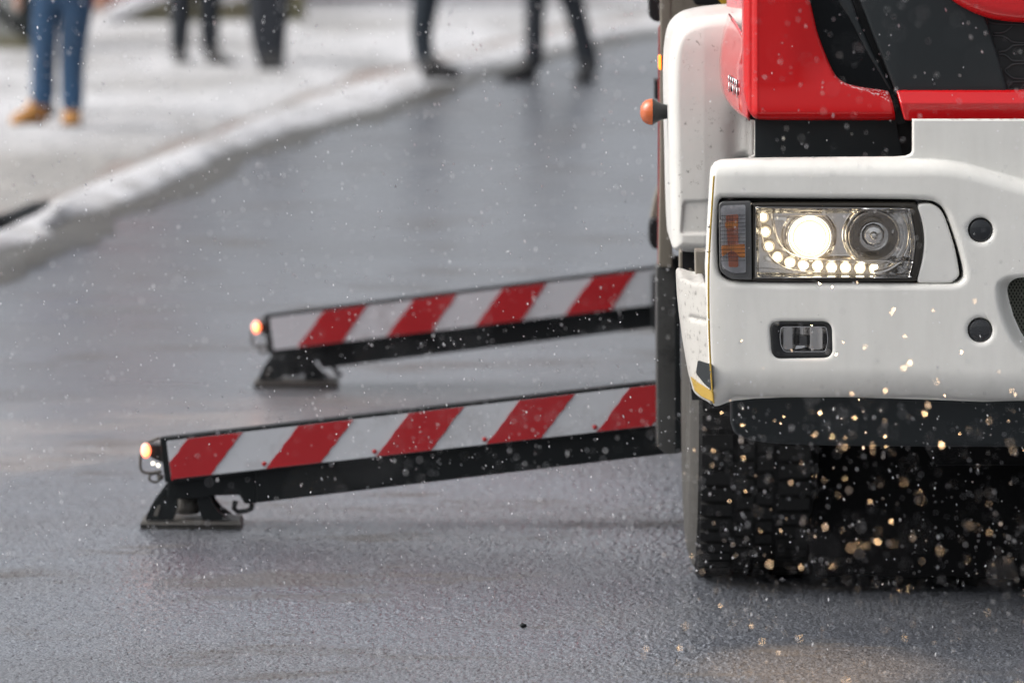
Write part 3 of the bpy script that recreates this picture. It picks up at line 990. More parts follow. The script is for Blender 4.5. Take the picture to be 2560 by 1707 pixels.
# turn signal block
ts_out = round_poly([(1797, 505), (1878, 503), (1880, 700), (1830, 699), (1799, 680)], [14, 6, 4, 10, 22])
HS.append(prism('signal_housing', ts_out, Y0 + 0.010, 0.05, 'lamp_frame_grey', bevel=0.004, seg=3))
ts_in = round_poly([(1801, 514), (1864, 512), (1865, 682), (1832, 684), (1803, 668)], [14, 6, 4, 12, 22])
HS.append(prism('signal_reflector', ts_in, Y0 + 0.0085, 0.004, 'signal_grey'))
HS.append(prism('amber_reflector', round_poly([(1815, 538), (1846, 536), (1846, 668), (1822, 668)], 5), Y0 + 0.0066, 0.003, 'amber_dark', bevel=0.001))
HS.append(prism('amber_reflector', round_poly([(1812, 556), (1845, 553), (1844, 569), (1814, 571)], 3), Y0 + 0.0050, 0.002, 'amber_inner', bevel=0.0008))
HS.append(prism('amber_reflector', round_poly([(1803, 614), (1862, 610), (1863, 644), (1850, 644), (1838, 630), (1828, 626), (1815, 636), (1806, 642)], 3), Y0 + 0.0050, 0.002, 'amber_inner', bevel=0.0008))
rb_v, rb_f = [], []
for k in range(13):
    vv = 540 + k * 9.4
    a, b_ = tube_data([P(1800, vv, Y0 + 0.0035), P(1863, vv - 2, Y0 + 0.0035)], 0.0009, 5)
    n0 = len(rb_v); rb_v += a; rb_f += [tuple(n0 + i for i in x) for x in b_]
for k in range(8):
    uu = 1802 + k * 4.2
    a, b_ = tube_data([P(uu, 538, Y0 + 0.0035), P(uu + 2, 650, Y0 + 0.0035)], 0.0006, 5)
    n0 = len(rb_v); rb_v += a; rb_f += [tuple(n0 + i for i in x) for x in b_]
ribs = from_py('lens_rib', rb_v, rb_f, 'smoked_plastic'); ribs['kind'] = 'stuff'
HS.append(ribs)
HS.append(prism('signal_lens', ts_in, Y0 + 0.0005, 0.003, 'clear_plastic', bevel=0.001))
# white filler panel right of the lamp
filler = smooth_path([(2294, 519), (2300, 511), (2326, 510), (2346, 520), (2359, 537), (2374, 576), (2389, 628), (2397, 672), (2397, 690), (2383, 704), (2368, 708), (2305, 708), (2294, 702), (2297, 684), (2307, 640), (2310, 597), (2305, 559), (2297, 532)], 4, True)
HS.append(panel('filler_panel', filler, Y0 + 0.014, lambda U, V, so, sh: quarter(so, 6, 6), 'filler_paint', step=2.5, skirt=0.05))
gs = smooth_path([(2366, 534), (2384, 580), (2398, 630), (2407, 672), (2404, 678), (2398, 640), (2386, 592), (2372, 548)], 3, True)
HS.append(prism('rubber_seal', gs, Y0 + 0.03, 0.02, 'dark_panel'))
subs(hl, HS)
hl_lamp = bpy.data.lights.new('headlight_beam', 'SPOT')
hl_lamp.energy = 140
hl_lamp.color = (1.0, 0.62, 0.30)
hl_lamp.spot_size = math.radians(46)
hl_lamp.spot_blend = 0.25
hl_lamp.shadow_soft_size = 0.03
hlo = bpy.data.objects.new('headlight_beam', hl_lamp)
col.objects.link(hlo)
hlo.location = P(2024, 593, Y0 - 0.02)
bd = Vector((0.14, -math.cos(math.radians(21)), -math.sin(math.radians(21))))
hlo.rotation_euler = bd.to_track_quat('-Z', 'Y').to_euler()
hlo.parent = hl
# the running-light row also spills onto the road right under the bumper
rl_lamp = bpy.data.lights.new('running_light_beam', 'SPOT')
rl_lamp.energy = 22
rl_lamp.color = (1.0, 0.62, 0.30)
rl_lamp.spot_size = math.radians(44)
rl_lamp.spot_blend = 0.9
rl_lamp.shadow_soft_size = 0.05
rlo = bpy.data.objects.new('running_light_beam', rl_lamp)
col.objects.link(rlo)
rlo.location = P(2040, 672, Y0 - 0.03)
rlo.rotation_euler = Vector((0, -math.cos(math.radians(74)), -math.sin(math.radians(74)))).to_track_quat('-Z', 'Y').to_euler()
rlo.parent = hl

# --- fog lamp
fg = part(panel('fog_lamp', round_poly([(1924, 804), (2082, 803), (2084, 896), (1930, 897)], 22, 6), Y0 + 0.012, lambda U, V, so, sh: quarter(sh[0], 12, 8) + quarter(so, 5, 6), 'black_plastic', step=2.5, holes=[round_poly([(1953, 817), (2066, 817), (2070, 848), (2064, 879), (1960, 879), (1951, 860), (1950, 836)], 8)], skirt=0.03))
FS = []
lens_o = round_poly([(1953, 817), (2066, 817), (2070, 848), (2064, 879), (1960, 879), (1951, 860), (1950, 836)], 8)
FS.append(panel('reflector', lens_o, Y0 + 0.02, lambda U, V, so, sh: 22 - 16 * np.abs((U - 2010) / 60) ** 2 + 7 * np.cos((U - 2005) / 9.0) * np.exp(-((U - 2005) / 34) ** 2), 'reflector', step=2.5, skirt=0.0))
FS.append(prism('bulb_cap', round_poly([(1999, 840), (2017, 840), (2017, 862), (1999, 862)], 2), Y0 + 0.026, 0.02, 'lamp_frame_grey', bevel=0.001))
FS.append(prism('chrome_insert', [(1990, 864), (2012, 863), (2014, 868), (2000, 871), (1988, 873)], Y0 + 0.03, 0.005, 'chrome'))
FS.append(panel('lens', lens_o, Y0 + 0.014, lambda U, V, so, sh: quarter(so, 6, 4), 'clear_plastic', step=5, skirt=0.0))
FS.append(tube('lens_edge', [P(u, v, Y0 + 0.017) for u, v in lens_o], 0.0012, 'chrome', segs=6, closed=True))
subs(fg, FS)

# --- corner step behind the bumper's left end
side = smooth_path([(1704, 730), (1706, 718), (1714, 714), (1740, 716), (1770, 719), (1776, 800), (1778, 900), (1782, 1006), (1770, 1008), (1748, 1001), (1736, 988), (1729, 955), (1720, 900), (1712, 840), (1706, 780)], 4, True)
def side_relief(U, V, so, sh):
    d = quarter(so, 12, 26) + 2.6 * np.clip(1775 - U, 0, 90)
    d += 18 * np.exp(-((V - 806) / 7.0) ** 2) * sstep(U, 1722, 1736)
    return d
cs = part(panel('corner_step', side, Y0 + 0.03, side_relief, 'corner_dirty_dimmed', step=2.5, skirt=0.3))
subs(cs, [prism('tape', [(1729.5, 953), (1745, 963), (1782, 978), (1784, 1003), (1774, 1002), (1755, 997), (1739, 986)], Y0 + 0.022, 0.02, 'gold_tape', bevel=0.002, slope=lambda u, v: 2.2 * (1775 - u) * PXM + 0.006),
          prism('tread_insert', round_poly([(1747, 909), (1782, 911), (1784, 974), (1765, 966), (1743, 943)], 4), Y0 + 0.018, 0.02, 'dark_panel', bevel=0.002, slope=lambda u, v: 2.4 * (1775 - u) * PXM)])
part(prism('bracket', [(1738, 628), (1790, 628), (1790, 725), (1740, 725)], Y0 + 0.35, 0.1, 'beige_dirty', bevel=0.004))
part(prism('inner_arch', [(1702, 625), (1800, 625), (1800, 1000), (1730, 1000), (1702, 720)], Y0 + 0.76, 0.01, 'black_plastic', bevel=0.002))
part(prism('mud_strip', [(1699, 630), (1707, 630), (1707, 720), (1699, 720)], Y0 + 0.58, 0.1, 'beige_dirty', bevel=0.003))

# --- wheel arch fender
fender = smooth_path([(1671, 250), (1671, 190), (1674, 140), (1682, 96), (1696, 72), (1720, 55), (1756, 45), (1800, 39), (1845, 36), (1890, 40), (1896, 150), (1892, 290), (1889, 340), (1888, 385), (1884, 393), (1870, 398), (1850, 420), (1830, 500), (1800, 600), (1790, 634), (1740, 636), (1700, 632), (1686, 627), (1681, 612), (1677, 530), (1674, 400)], 5, True)
def fender_relief(U, V, so, sh):
    d = quarter(so, 30, 55) * (1 - 0.85 * sstep(U, 1860, 1880))
    d += 26 * np.clip((130 - V) / 95, 0, 1) ** 2
    d += 0.10 * np.clip(1760 - U, 0, 100)
    inset = sd_poly(U, V, round_poly([(1706, 500), (1830, 495), (1830, 588), (1697, 590)], 14))
    d += 7 * sstep(inset, 0, 10)
    d += 12 * np.exp(-((U - 1845) / 26) ** 2) * sstep(V, 250, 330)
    return d
fen = part(panel('wheel_arch_fender', fender, Y0 + 0.68, fender_relief, 'white_dirty', step=3.0, skirt=0.5))
rim_e = smooth_path([(1889, 304), (1889, 340), (1888, 384), (1882, 392), (1872, 396)], 4)
subs(fen, [tube('edge_bead', [P(u, v, Y0 + 0.67) for u, v in rim_e], 0.004, 'white_paint')])

# --- red cab corner
cab_poly = smooth_path([(1859, -70), (1859, 60), (1859, 150), (1860, 225)], 3)[:-1] + smooth_path([(1860, 232), (1866, 262), (1878, 288), (1892, 299), (1920, 302), (2000, 303), (2120, 303), (2225, 303), (2238, 301), (2239, 294), (2232, 258), (2224, 229)], 4)[:-1] + smooth_path([(2224, 229), (2180, 224), (2140, 217), (2112, 208), (2096, 196), (2082, 176), (2062, 130), (2044, 80), (2030, 20), (2008, -70)], 5)
def cab_relief(U, V, so, sh):
    d = quarter(so, 9, 10)
    d += 30 * np.clip((1900 - U) / 42, 0, 1) ** 2 + 3.0 * np.exp(-((U - 1880) / 4.0) ** 2) - 2.0 * np.exp(-((U - 1893) / 3.0) ** 2)
    # bottom band stands proud and rolls under
    d -= 7 * sstep(V, 205, 285)
    d += 30 * np.clip((V - 276) / 27, 0, 1) ** 2 * 0.7
    # ledge on top of the band
    lv = 200 + (U - 2098) * (58 / 134.0)
    d += 1.5 * np.clip(lv - V, 0, 60) * sstep(U, 2070, 2110) * sstep(V, 175, 200)
    # column falls back toward the grille
    d += 14 * sstep(U, 1960, 2080) * (1 - sstep(V, 140, 235))
    return d
cabp = part(panel('cab_corner', cab_poly, Y0 + 0.2, cab_relief, 'red_snow_dusted', step=2.5, skirt=0.08))
# side of the cab corner that turns back along the door
defl = smooth_path([(1829, 44), (1818, 66), (1806, 104), (1801, 150), (1803, 200), (1811, 240), (1826, 264), (1846, 284), (1866, 297), (1876, 296), (1876, 200), (1876, 120), (1862, 95), (1846, 66), (1836, 50)], 5, True)
def defl_relief(U, V, so, sh):
    x = np.clip((1868 - U) / 67, 0, 1)
    d = 36 + 310 * x ** 1.2 + quarter(so, 8, 24)
    d -= 60 * sstep(V, 150, 176) * sstep(-U, -1850, -1820) * 0
    # upper ledge leans back: rises away from the front
    led = sstep(-(V - (165 - 0.0 * U)), -8, 60)
    d += 70 * led * (0.4 + 0.6 * x)
    return d
df = part(panel('corner_deflector', defl, Y0 + 0.2, defl_relief, 'red_gloss_dusted', step=2.5, skirt=0.2, ray=True))
# chrome model letters on it, seen almost edge on
BL = []
def badge_bar(pts, m='chrome', w=2.2):
    q = [P(u, v, Y0 + 0.2 + (36 + 310 * max(0, (1868 - u) / 67) ** 1.2) * PXM - 0.012) for u, v in pts]
    BL.append(tube('badge_letter', q, w * PXM, m, segs=6))
for k, u in enumerate((1822, 1827, 1832, 1837, 1841.5)):
    v = 189 + (u - 1822) * 0.72
    badge_bar([(u, v), (u + 0.5, v + 15)], 'chrome', 2.0)
    badge_bar([(u + 0.6, v + 17), (u + 1.2, v + 42 - (k % 2) * 7)], 'chrome' if k % 2 == 0 else 'chrome_grey', 1.7)
badge_bar([(1823, 189), (1842, 203)], 'chrome', 2.0)
badge_bar([(1829, 220), (1829.5, 230)], 'black_gloss', 1.6)
badge_bar([(1843.8, 200), (1845.5, 238)], 'black_gloss', 1.4)
badge_bar([(1827.5, 203), (1830, 207)], 'black_gloss', 1.5)
subs(df, BL)

# --- black front panels and the grille
Yg = Y0 + 0.24
part(prism('gloss_panel', [(2000, -80), (2110, -80), (2150, 60), (2236, 232), (2236, 250), (2090, 240), (2050, 150)], Yg, 0.03, 'black_gloss'))
rb_poly = smooth_path([(2080, -60), (2094, 0), (2118, 40), (2140, 80), (2165, 130), (2195, 180), (2224, 228)], 4) + smooth_path([(2232, 228), (2206, 176), (2180, 124), (2158, 74), (2140, 30), (2130, 0), (2112, -60)], 4)
part(panel('panel_rib', rb_poly, Yg - 0.004, lambda U, V, so, sh: quarter(so, 7, 9), 'dark_panel', step=2.5, skirt=0.02))
gp_poly = [(2128, -80), (2150, 0), (2184, 90), (2212, 160), (2238, 227), (2240, 240), (2524, 240), (2519, 226), (2492, 130), (2466, 48), (2440, -80)]
gr_ = part(panel('grille_panel', gp_poly, Yg - 0.03, lambda U, V, so, sh: quarter(so, 5, 6) + 8 * np.clip((2240 - U) / 100, 0, 1) + 0.02 * (240 - V), 'dark_panel', step=5, skirt=0.03))
gi = part(prism('grille_insert', [(2440, -80), (UR, -80), (UR, 240), (2515, 240), (2470, 60)], Yg + 0.01, 0.03, 'black_plastic'))
GL = []
def gline(pts, r=0.0019):
    GL.append(tube('grille_bar', [P(u, v, Yg + 0.004) for u, v in smooth_path(pts, 4)], r, 'grille_line', segs=6))
for k in range(0, 5):                      # the honeycomb bars run on towards the centre line
    du = k * 92
    if du == 0:
        gline([(2483, 83), (2500, 83), (2512, 80), (2524, 72), (2530, 66)])
    gline([(2483 + du, 90), (2503 + du, 90), (2516 + du, 95), (2534 + du, 106), (2575 + du, 107)])
    gline([(2498 + du, 129), (2512 + du, 128), (2524 + du, 121), (2537 + du, 113.5), (2578 + du, 113)])
    gline([(2498 + du, 136.5), (2511 + du, 137), (2522 + du, 144), (2534 + du, 152), (2578 + du, 152.5)])
    gline([(2578 + du, 160), (2536 + du, 160.5), (2522 + du, 168), (2512 + du, 176), (2520 + du, 186), (2537 + du, 196.5), (2580 + du, 197)])
    gline([(2580 + du, 205), (2534 + du, 205), (2525 + du, 211), (2521 + du, 219), (2526 + du, 224), (2580 + du, 225)])
    gline([(2468 + du, 52), (2490 + du, 60), (2560 + du, 62)])
subs(gi, GL)
# red bar under the grille
def bar_relief(U, V, so, sh):
    return quarter(so, 4, 4) + np.where(V < 258, (258 - V) * 0.8, (V - 258) * 0.12) - 2
part(panel('front_bar', [(2243, 230), (2248, 228), (UR, 228), (UR, 303), (2268, 303), (2262, 300)], Y0 + 0.17, bar_relief, 'red_paint', step=2.5, skirt=0.06))
# round red piece above the grille
rp = smooth_path([(2330, -90), (2352, -30), (2378, 0), (2408, 20), (2440, 36), (2480, 49), (2520, 56), (2570, 59), (2700, 60), (UR, 60)], 5) + [(UR, -90)]
def rp_relief(U, V, so, sh):
    return quarter(so, 5, 6) + 22 * np.clip((34 - so) / 34, 0, 1) ** 2
part(panel('hood_lip', rp, Y0 + 0.17, rp_relief, 'red_paint', step=3, skirt=0.08))
# dark recess band between cab and bumper
part(prism('step_panel', round_poly([(1889, 298), (2238, 298), (2258, 400), (1889, 400)], 2), Y0 + 0.3, 0.03, 'dark_panel', bevel=0.002))
part(prism('recess_panel', [(1888, 290), (2300, 290), (2300, 402), (1888, 402)], Y0 + 0.34, 0.03, 'black_plastic'))
part(prism('wiper_gap_panel', [(2100, -80), (2170, -80), (2262, 240), (2262, 310), (2230, 310)], Yg + 0.035, 0.03, 'black_plastic'))
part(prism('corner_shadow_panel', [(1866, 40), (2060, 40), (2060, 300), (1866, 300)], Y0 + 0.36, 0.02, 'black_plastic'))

# --- cab above the frame, cab side, underbody and load body
def Xat(u, Y): return P(u, 800, Y).x
cab_l = Xat(1859, Y0 + 0.2)
XC = 1.68
part(box('cab_shell', (cab_l + 0.12, Y0 + 0.46, 1.30), (2 * XC - cab_l - 0.03, 16.15, 3.1), 'red_body', bevel=0.04))
part(prism('door_panel', [(1826, -160), (1866, -160), (1866, 62), (1826, 48)], Y0 + 0.86, 0.05, 'red_gloss_dusted', slope=lambda u, v: (1866 - u) * 0.006))
part(box('windscreen', (cab_l + 0.16, Y0 + 0.42, 1.95), (2 * XC - cab_l - 0.12, Y0 + 0.455, 2.75), 'black_gloss', bevel=0.01))
part(box('load_body', (0.66, 17.35, 1.0), (2.7, 23.5, 3.0), 'red_body', bevel=0.03))
part(box('chassis', (1.15, 15.45, 0.42), (2.2, 23.5, 1.0), 'underbody', bevel=0.02))
part(box('engine_block', (0.9, 15.5, 0.62), (2.5, 17.2, 1.28), 'underbody', bevel=0.03))
part(box('axle', (0.85, 16.2, 0.44), (2.5, 16.38, 0.6), 'black_steel', bevel=0.03))
# air dam under the bumper
dam = smooth_path([(1827, 985), (1827, 1030), (1828, 1058), (1836, 1082), (1856, 1097), (1890, 1106), (1940, 1113), (2050, 1118), (2300, 1121), (2600, 1122), (UR, 1122)], 4) + [(UR, 985)]
part(panel('air_dam', dam, Y0 + 0.10, lambda U, V, so, sh: quarter(so, 8, 12) + 0.25 * np.clip(V - 1000, 0, 200), 'dark_panel', step=4, skirt=0.05))
part(prism('under_shade_sheet', [(1960, 1080), (UR, 1080), (UR, 1446), (2700, 1440), (2520, 1449), (2400, 1441), (2260, 1447), (2150, 1438), (2040, 1444)], Y0 + 0.9, 0.03, 'underbody', bevel=0.006))  # black sheet carried down near the road, standing in for underbody shade
part(box('added_flap', (0.56, 16.95, 0.06), (1.05, 16.98, 1.0), 'tyre_rubber', bevel=0.004))  # flaps behind both front wheels, added to keep light from under the truck
part(box('added_flap', (2.3, 16.95, 0.06), (2.8, 16.98, 1.0), 'tyre_rubber', bevel=0.004))
part(box('shade_filler_block', (0.9, 16.86, 0.14), (2.5, 17.4, 0.9), 'underbody', bevel=0.03))  # dark block added behind the front axle to fill the underside with shade
part(box('light_block_skirt', (2.70, 15.2, 0.3), (2.78, 23.2, 1.1), 'underbody', bevel=0.01))  # added panel that blocks daylight from the right under the truck
part(box('light_block_skirt', (0.70, 17.4, 0.35), (0.76, 21.6, 1.1), 'underbody', bevel=0.01))  # same added light blocker along the left, tucked behind the front wheel

# --- wheels
def wheel(name, xo, yc, w=0.36, R=0.52, tread=True):
    c = Vector((xo, yc, R))
    prof = [(0.24, 0.12), (0.27, 0.035), (0.30, 0.012), (0.345, 0.006), (0.40, -0.004), (0.44, 0.0), (0.475, 0.010), (0.497, 0.020)]
    wall = lathe('sidewall', prof, c, (1, 0, 0), 'tyre_wall', segs=72)
    t = lathe(name, [(0.495, 0.019), (0.508, 0.034), (R - 0.008, 0.055), (R - 0.008, w - 0.055), (0.508, w - 0.034), (0.495, w - 0.019), (0.44, w), (0.24, w - 0.1)], c, (1, 0, 0), 'tyre_rubber', segs=72)
    rim = lathe('rim', [(0.0, 0.16), (0.12, 0.155), (0.14, 0.12), (0.2, 0.135), (0.23, 0.10), (0.262, 0.045), (0.27, 0.04), (0.268, 0.06)], c, (1, 0, 0), 'grey_steel', segs=48)
    v, f = [], []
    if tread:
        nb = 60
        for k in range(nb):
            for (a, b, off) in ((0.028, 0.115, 0.0), (0.130, 0.175, 0.5), (0.185, 0.23, 0.2), (0.245, w - 0.028, 0.6)):
                an0 = 2 * math.pi * (k + off) / nb
                an1 = an0 + 2 * math.pi / nb * 0.72
                n0 = len(v)
                for an in (an0, an1):
                    for x in (a, b):
                        for r in (R - 0.02, R):
                            v.append((c.x + x, c.y + math.cos(an) * r, c.z + math.sin(an) * r))
                for q in ((0, 1, 3, 2), (4, 6, 7, 5), (0, 4, 5, 1), (2, 3, 7, 6), (1, 5, 7, 3), (0, 2, 6, 4)):
                    f.append(tuple(n0 + i for i in q))
        tr_ = from_py('tread', v, f, 'tyre_rubber', smooth=False)
        tr_['kind'] = 'stuff'
        subs(t, [wall, rim, tr_])
    else:
        subs(t, [wall, rim])
    return t
front_x = Xat(1717, 16.3)
part(wheel('front_wheel', front_x, 16.3))
part(wheel('front_wheel', 2.44, 16.3, 0.36, 0.52, False))
part(wheel('rear_wheel', 0.74, 22.4, 0.30, 0.52, False))
rw2 = part(wheel('rear_wheel', 2.3, 22.4, 0.30, 0.52, False))

# --- corner post of the load body and small fittings beside the cab
Yp = 16.95
part(prism('corner_post', [(1651, -120), (1679, -120), (1681, 670), (1646, 668), (1650, 400)], Yp, 0.05, 'beige_dirty', bevel=0.006))
part(prism('reflective_edge', [(1646, 70), (1651, 60), (1651, 660), (1644, 660)], Yp + 0.06, 0.03, 'red_body'))
hs_ = part(prism('stabilizer_housing', [(1641, 668), (1690, 640), (1691, 1134), (1666, 1136), (1642, 1116)], 17.0, 0.16, 'grey_steel', bevel=0.006))
subs(hs_, [prism('guide_plate', [(1687, 640), (1700, 640), (1703, 1130), (1688, 1134)], 16.985, 0.02, 'black_steel', bevel=0.002)])
part(prism('rear_housing', [(1632, 700), (1700, 692), (1700, 830), (1634, 832)], 20.6, 0.3, 'black_steel', bevel=0.01))
part(prism('back_plate', [(1679, -120), (1900, -120), (1900, 120), (1679, 120)], 17.15, 0.05, 'beige_dirty'))
part(prism('crane_base', [(1733, -120), (1830, -120), (1830, 14), (1742, 15), (1732, 4)], 16.9, 0.1, 'black_steel', bevel=0.006))
part(prism('mount_bracket', [(1702, 36), (1740, 35), (1741, 27), (1758, 28), (1760, 36), (1800, 36), (1800, 90), (1690, 90), (1692, 60)], 16.6, 0.1, 'black_steel', bevel=0.004))
part(prism('yellow_arm', [(1775, -30), (1840, -60), (1840, 20), (1820, 29), (1812, 22)], 16.5, 0.05, 'yellow_paint', bevel=0.004))
part(prism('mirror_bracket', round_poly([(1619, -90), (1652, -90), (1652, 57), (1634, 54), (1623, 44)], 8), 17.6, 0.12, 'black_plastic', bevel=0.008))
mk = part(prism('side_marker', [(1653, 141), (1680, 141), (1680, 176), (1653, 176)], 16.3, 0.05, 'black_plastic', bevel=0.002))
subs(mk, [prism('marker_lens', round_poly([(1646.5, 141), (1653, 139), (1653, 177), (1646.5, 173)], 3), 16.3, 0.05, 'amber_lit', bevel=0.003)])
part(prism('tool_box_edge', [(1636, 200), (1650, 200), (1650, 251), (1636, 249)], 17.8, 0.1, 'dark_panel', bevel=0.003))
part(prism('hanging_reflector', round_poly([(1668, 460), (1682, 455), (1682, 520), (1666, 512)], 3), 16.9, 0.02, 'amber_lens', bevel=0.002))
part(prism('rear_lamp_box', round_poly([(1627, 550), (1646, 548), (1646, 624), (1632, 622), (1623, 606), (1622, 570)], 6), 18.6, 0.12, 'black_plastic', bevel=0.008))
part(prism('mud_guard', round_poly([(1646, 470), (1650, 470), (1650, 552), (1626, 552), (1636, 500)], 3), 18.7, 0.12, 'beige_dirty', bevel=0.006))
# outline marker on a rubber stalk
mo = P(1690, 280, Y0 + 0.82)
sc_ = (Y0 + 0.82) / K
st = part(lathe('outline_marker', [(0, 0.0), (16 * sc_, 0.0), (17 * sc_, 18 * sc_), (20 * sc_, 36 * sc_), (28 * sc_, 50 * sc_), (33 * sc_, 58 * sc_), (34 * sc_, 59 * sc_), (0, 59 * sc_)], mo, (-1, 0, 0), 'black_plastic', segs=40))
subs(st, [lathe('amber_dome', [(33.5 * sc_, 59.2 * sc_), (33 * sc_, 66 * sc_), (30 * sc_, 75 * sc_), (24 * sc_, 83 * sc_), (14 * sc_, 89 * sc_), (0, 91 * sc_)], mo, (-1, 0, 0), 'amber_lens', segs=40)])

# --- stabilizer beams
def stabilizer(name, Y, top0, top1, bot0, bot1, low0, low1, ux0, ux1, reds, far, label):
    """coordinates in photo pixels: panel top/bottom edge and beam underside as lines through two points"""
    def ln(a, b):
        return lambda u: a[1] + (b[1] - a[1]) * (u - a[0]) / (b[0] - a[0])
    T_, B_, L_ = ln(top0, top1), ln(bot0, bot1), ln(low0, low1)
    k = 677.0 / 821.0 if far else 1.0
    xs = ux0                                    # outer end of the sleeve
    xi = ux0 + (155 if far else 225) * 1.0      # where the inner beam leaves the foot block
    body = prism(name, [(xi - 4, B_(xi) - 4), (ux1 + 60, B_(ux1 + 60) - 4), (ux1 + 60, L_(ux1 + 60)), (xi, L_(xi))], Y, 0.2, 'black_steel', bevel=0.006)
    S = []
    b = 8 * k
    S.append(prism('panel_frame', [(xs - 17 * k, T_(xs) - b * 0.8), (ux1 + 60, T_(ux1 + 60) - b), (ux1 + 60, B_(ux1 + 60) + 3), (xi, B_(xi) + 5), (xs + 12 * k, B_(xs) + 8), (xs - 4 * k, B_(xs) + 6)], Y - 0.03, 0.055, 'black_steel', bevel=0.003))
    S.append(prism('white_panel', round_poly([(xs, T_(xs)), (ux1 + 40, T_(ux1 + 40)), (ux1 + 40, B_(ux1 + 40)), (xs + 12 * k, B_(xs + 12 * k))], 4), Y - 0.0325, 0.005, 'tape_white'))
    for (a, c, d_, e) in reds:                  # top-left, top-right, bottom-right, bottom-left columns
        ed = lambda x0, x1, n=7, jit=0.0: [(x0 + (x1 - x0) * i / n + random.uniform(-jit, jit), None) for i in range(n + 1)]
        top = [(x, T_(x) + 0.5) for x in np.linspace(a, c, 4)]
        bot = [(x, B_(x) - 0.5) for x in np.linspace(d_, e, 4)]
        right = [(c + (d_ - c) * t + random.uniform(-2.2, 2.2) * k, T_(c) + (B_(d_) - T_(c)) * t) for t in np.linspace(0.1, 0.9, 8)]
        left = [(e + (a - e) * t + random.uniform(-2.2, 2.2) * k, B_(e) + (T_(a) - B_(e)) * t) for t in np.linspace(0.1, 0.9, 8)]
        poly = top + right + bot + left
        poly = [(max(u, xs + 1 + 12 * k * np.clip((v - T_(xs)) / 100, 0, 1)), v) for u, v in poly]
        S.append(prism('red_stripe', poly, Y - 0.0355, 0.003, 'tape_red'))
        if not far and e > xs + 40:
            S.append(lathe('bolt', [(0, -0.002), (0.006, -0.0015), (0.0075, 0.002)], P(e - 5, B_(e) - 12, Y - 0.0355), (0, 1, 0), 'tape_red', segs=14))
    # foot block below the panel at the outer end
    S.append(prism('foot_block', [(xs + 4 * k, B_(xs) + 2), (xi + 2, B_(xi) - 2), (xi + 2, L_(xi) + 1), (xi - 30 * k, L_(xi) + 2), (xi - 42 * k, L_(xi) - 20 * k), (xs + 110 * k, L_(xi) - 18 * k), (xs + 90 * k, L_(xi) - 12 * k), (xs + 22 * k, L_(xi) - 10 * k), (xs + 2 * k, L_(xi) - 16 * k)], Y + 0.012, 0.17, 'black_steel', bevel=0.005))
    # foot plate, gussets and jack
    fv = 1318 if not far else 962
    fu = xs + (63 if not far else 68)
    S_px = Y / K
    fc = G(fu, fv, 0.0); fc.y = Y + 0.1
    W = (127 if not far else 106) * (Y + 0.1) / K
    bm_ = bmesh.new()
    hw, hd_ = W, 0.075
    rr_ = round_poly([(-hw, -hd_), (hw, -hd_), (hw, hd_), (-hw, hd_)], 0.05, 6)
    lv_ = [bm_.verts.new((fc.x + x_, fc.y + y_, 0.004)) for x_, y_ in rr_]
    hv_ = [bm_.verts.new((fc.x + x_ * 0.99, fc.y + y_ * 0.98, 0.019)) for x_, y_ in rr_]
    tv_ = [bm_.verts.new((fc.x + x_ * 0.96, fc.y + y_ * 0.9, 0.026)) for x_, y_ in rr_]
    for i_ in range(len(rr_)):
        k_ = (i_ + 1) % len(rr_)
        bm_.faces.new((lv_[i_], lv_[k_], hv_[k_], hv_[i_])); bm_.faces.new((hv_[i_], hv_[k_], tv_[k_], tv_[i_]))
    bm_.faces.new(tv_); bm_.faces.new(lv_[::-1])
    pl_ = from_bm('foot_plate', bm_, 'foot_metal')
    bm_ = bmesh.new()
    lv_ = [bm_.verts.new((fc.x + x_ * 0.985, fc.y + y_ * 0.97, -0.004)) for x_, y_ in rr_]
    tv_ = [bm_.verts.new((fc.x + x_ * 1.005, fc.y + y_ * 1.02, 0.0135)) for x_, y_ in rr_]
    for i_ in range(len(rr_)):
        k_ = (i_ + 1) % len(rr_)
        bm_.faces.new((lv_[i_], lv_[k_], tv_[k_], tv_[i_]))
    bm_.faces.new(tv_); bm_.faces.new(lv_[::-1])
    S.append(from_bm('rubber_pad', bm_, 'black_plastic'))
    S.append(pl_)
    base = P(fu, fv, Y + 0.1).z
    def at(du, dz, dy=0.0):
        return Vector((fc.x + du * k * S_px, fc.y + dy, dz * k * S_px))
    def plate(pts, dy, th, m='black_steel', nm='gusset'):
        bm = bmesh.new()
        f = [bm.verts.new(at(a_, b_, dy)) for a_, b_ in pts]
        g = [bm.verts.new(x.co + Vector((0, th, 0))) for x in f]
        bm.faces.new(f); bm.faces.new(g[::-1])
        for i in range(len(f)):
            bm.faces.new((f[i], g[i], g[(i + 1) % len(f)], f[(i + 1) % len(f)]))
        S.append(from_bm(nm, bm, m))
    for dy in (-0.075, 0.055):
        plate([(-66, 104), (-34, 98), (-32, 60), (-44, 24), (-114, 24), (-110, 40), (-97, 62), (-84, 80)], dy, 0.02)
        plate([(16, 82), (46, 90), (58, 60), (74, 42), (100, 24), (30, 24), (22, 46)], dy, 0.02)
    plate([(-94, 34), (-84, 34), (-76, 62), (-82, 62), (-90, 50)], -0.078, 0.004, 'foot_metal', 'slot_edge')
    S.append(lathe('jack_cylinder', [(0.0, 32 * k * S_px), (30 * k * S_px, 33 * k * S_px), (31 * k * S_px, 62 * k * S_px), (26 * k * S_px, 68 * k * S_px), (25 * k * S_px, 100 * k * S_px), (0, 100 * k * S_px)], Vector((fc.x - 12 * k * S_px, fc.y, 0)), (0, 0, 1), 'foot_metal' if not far else 'black_steel', segs=28))
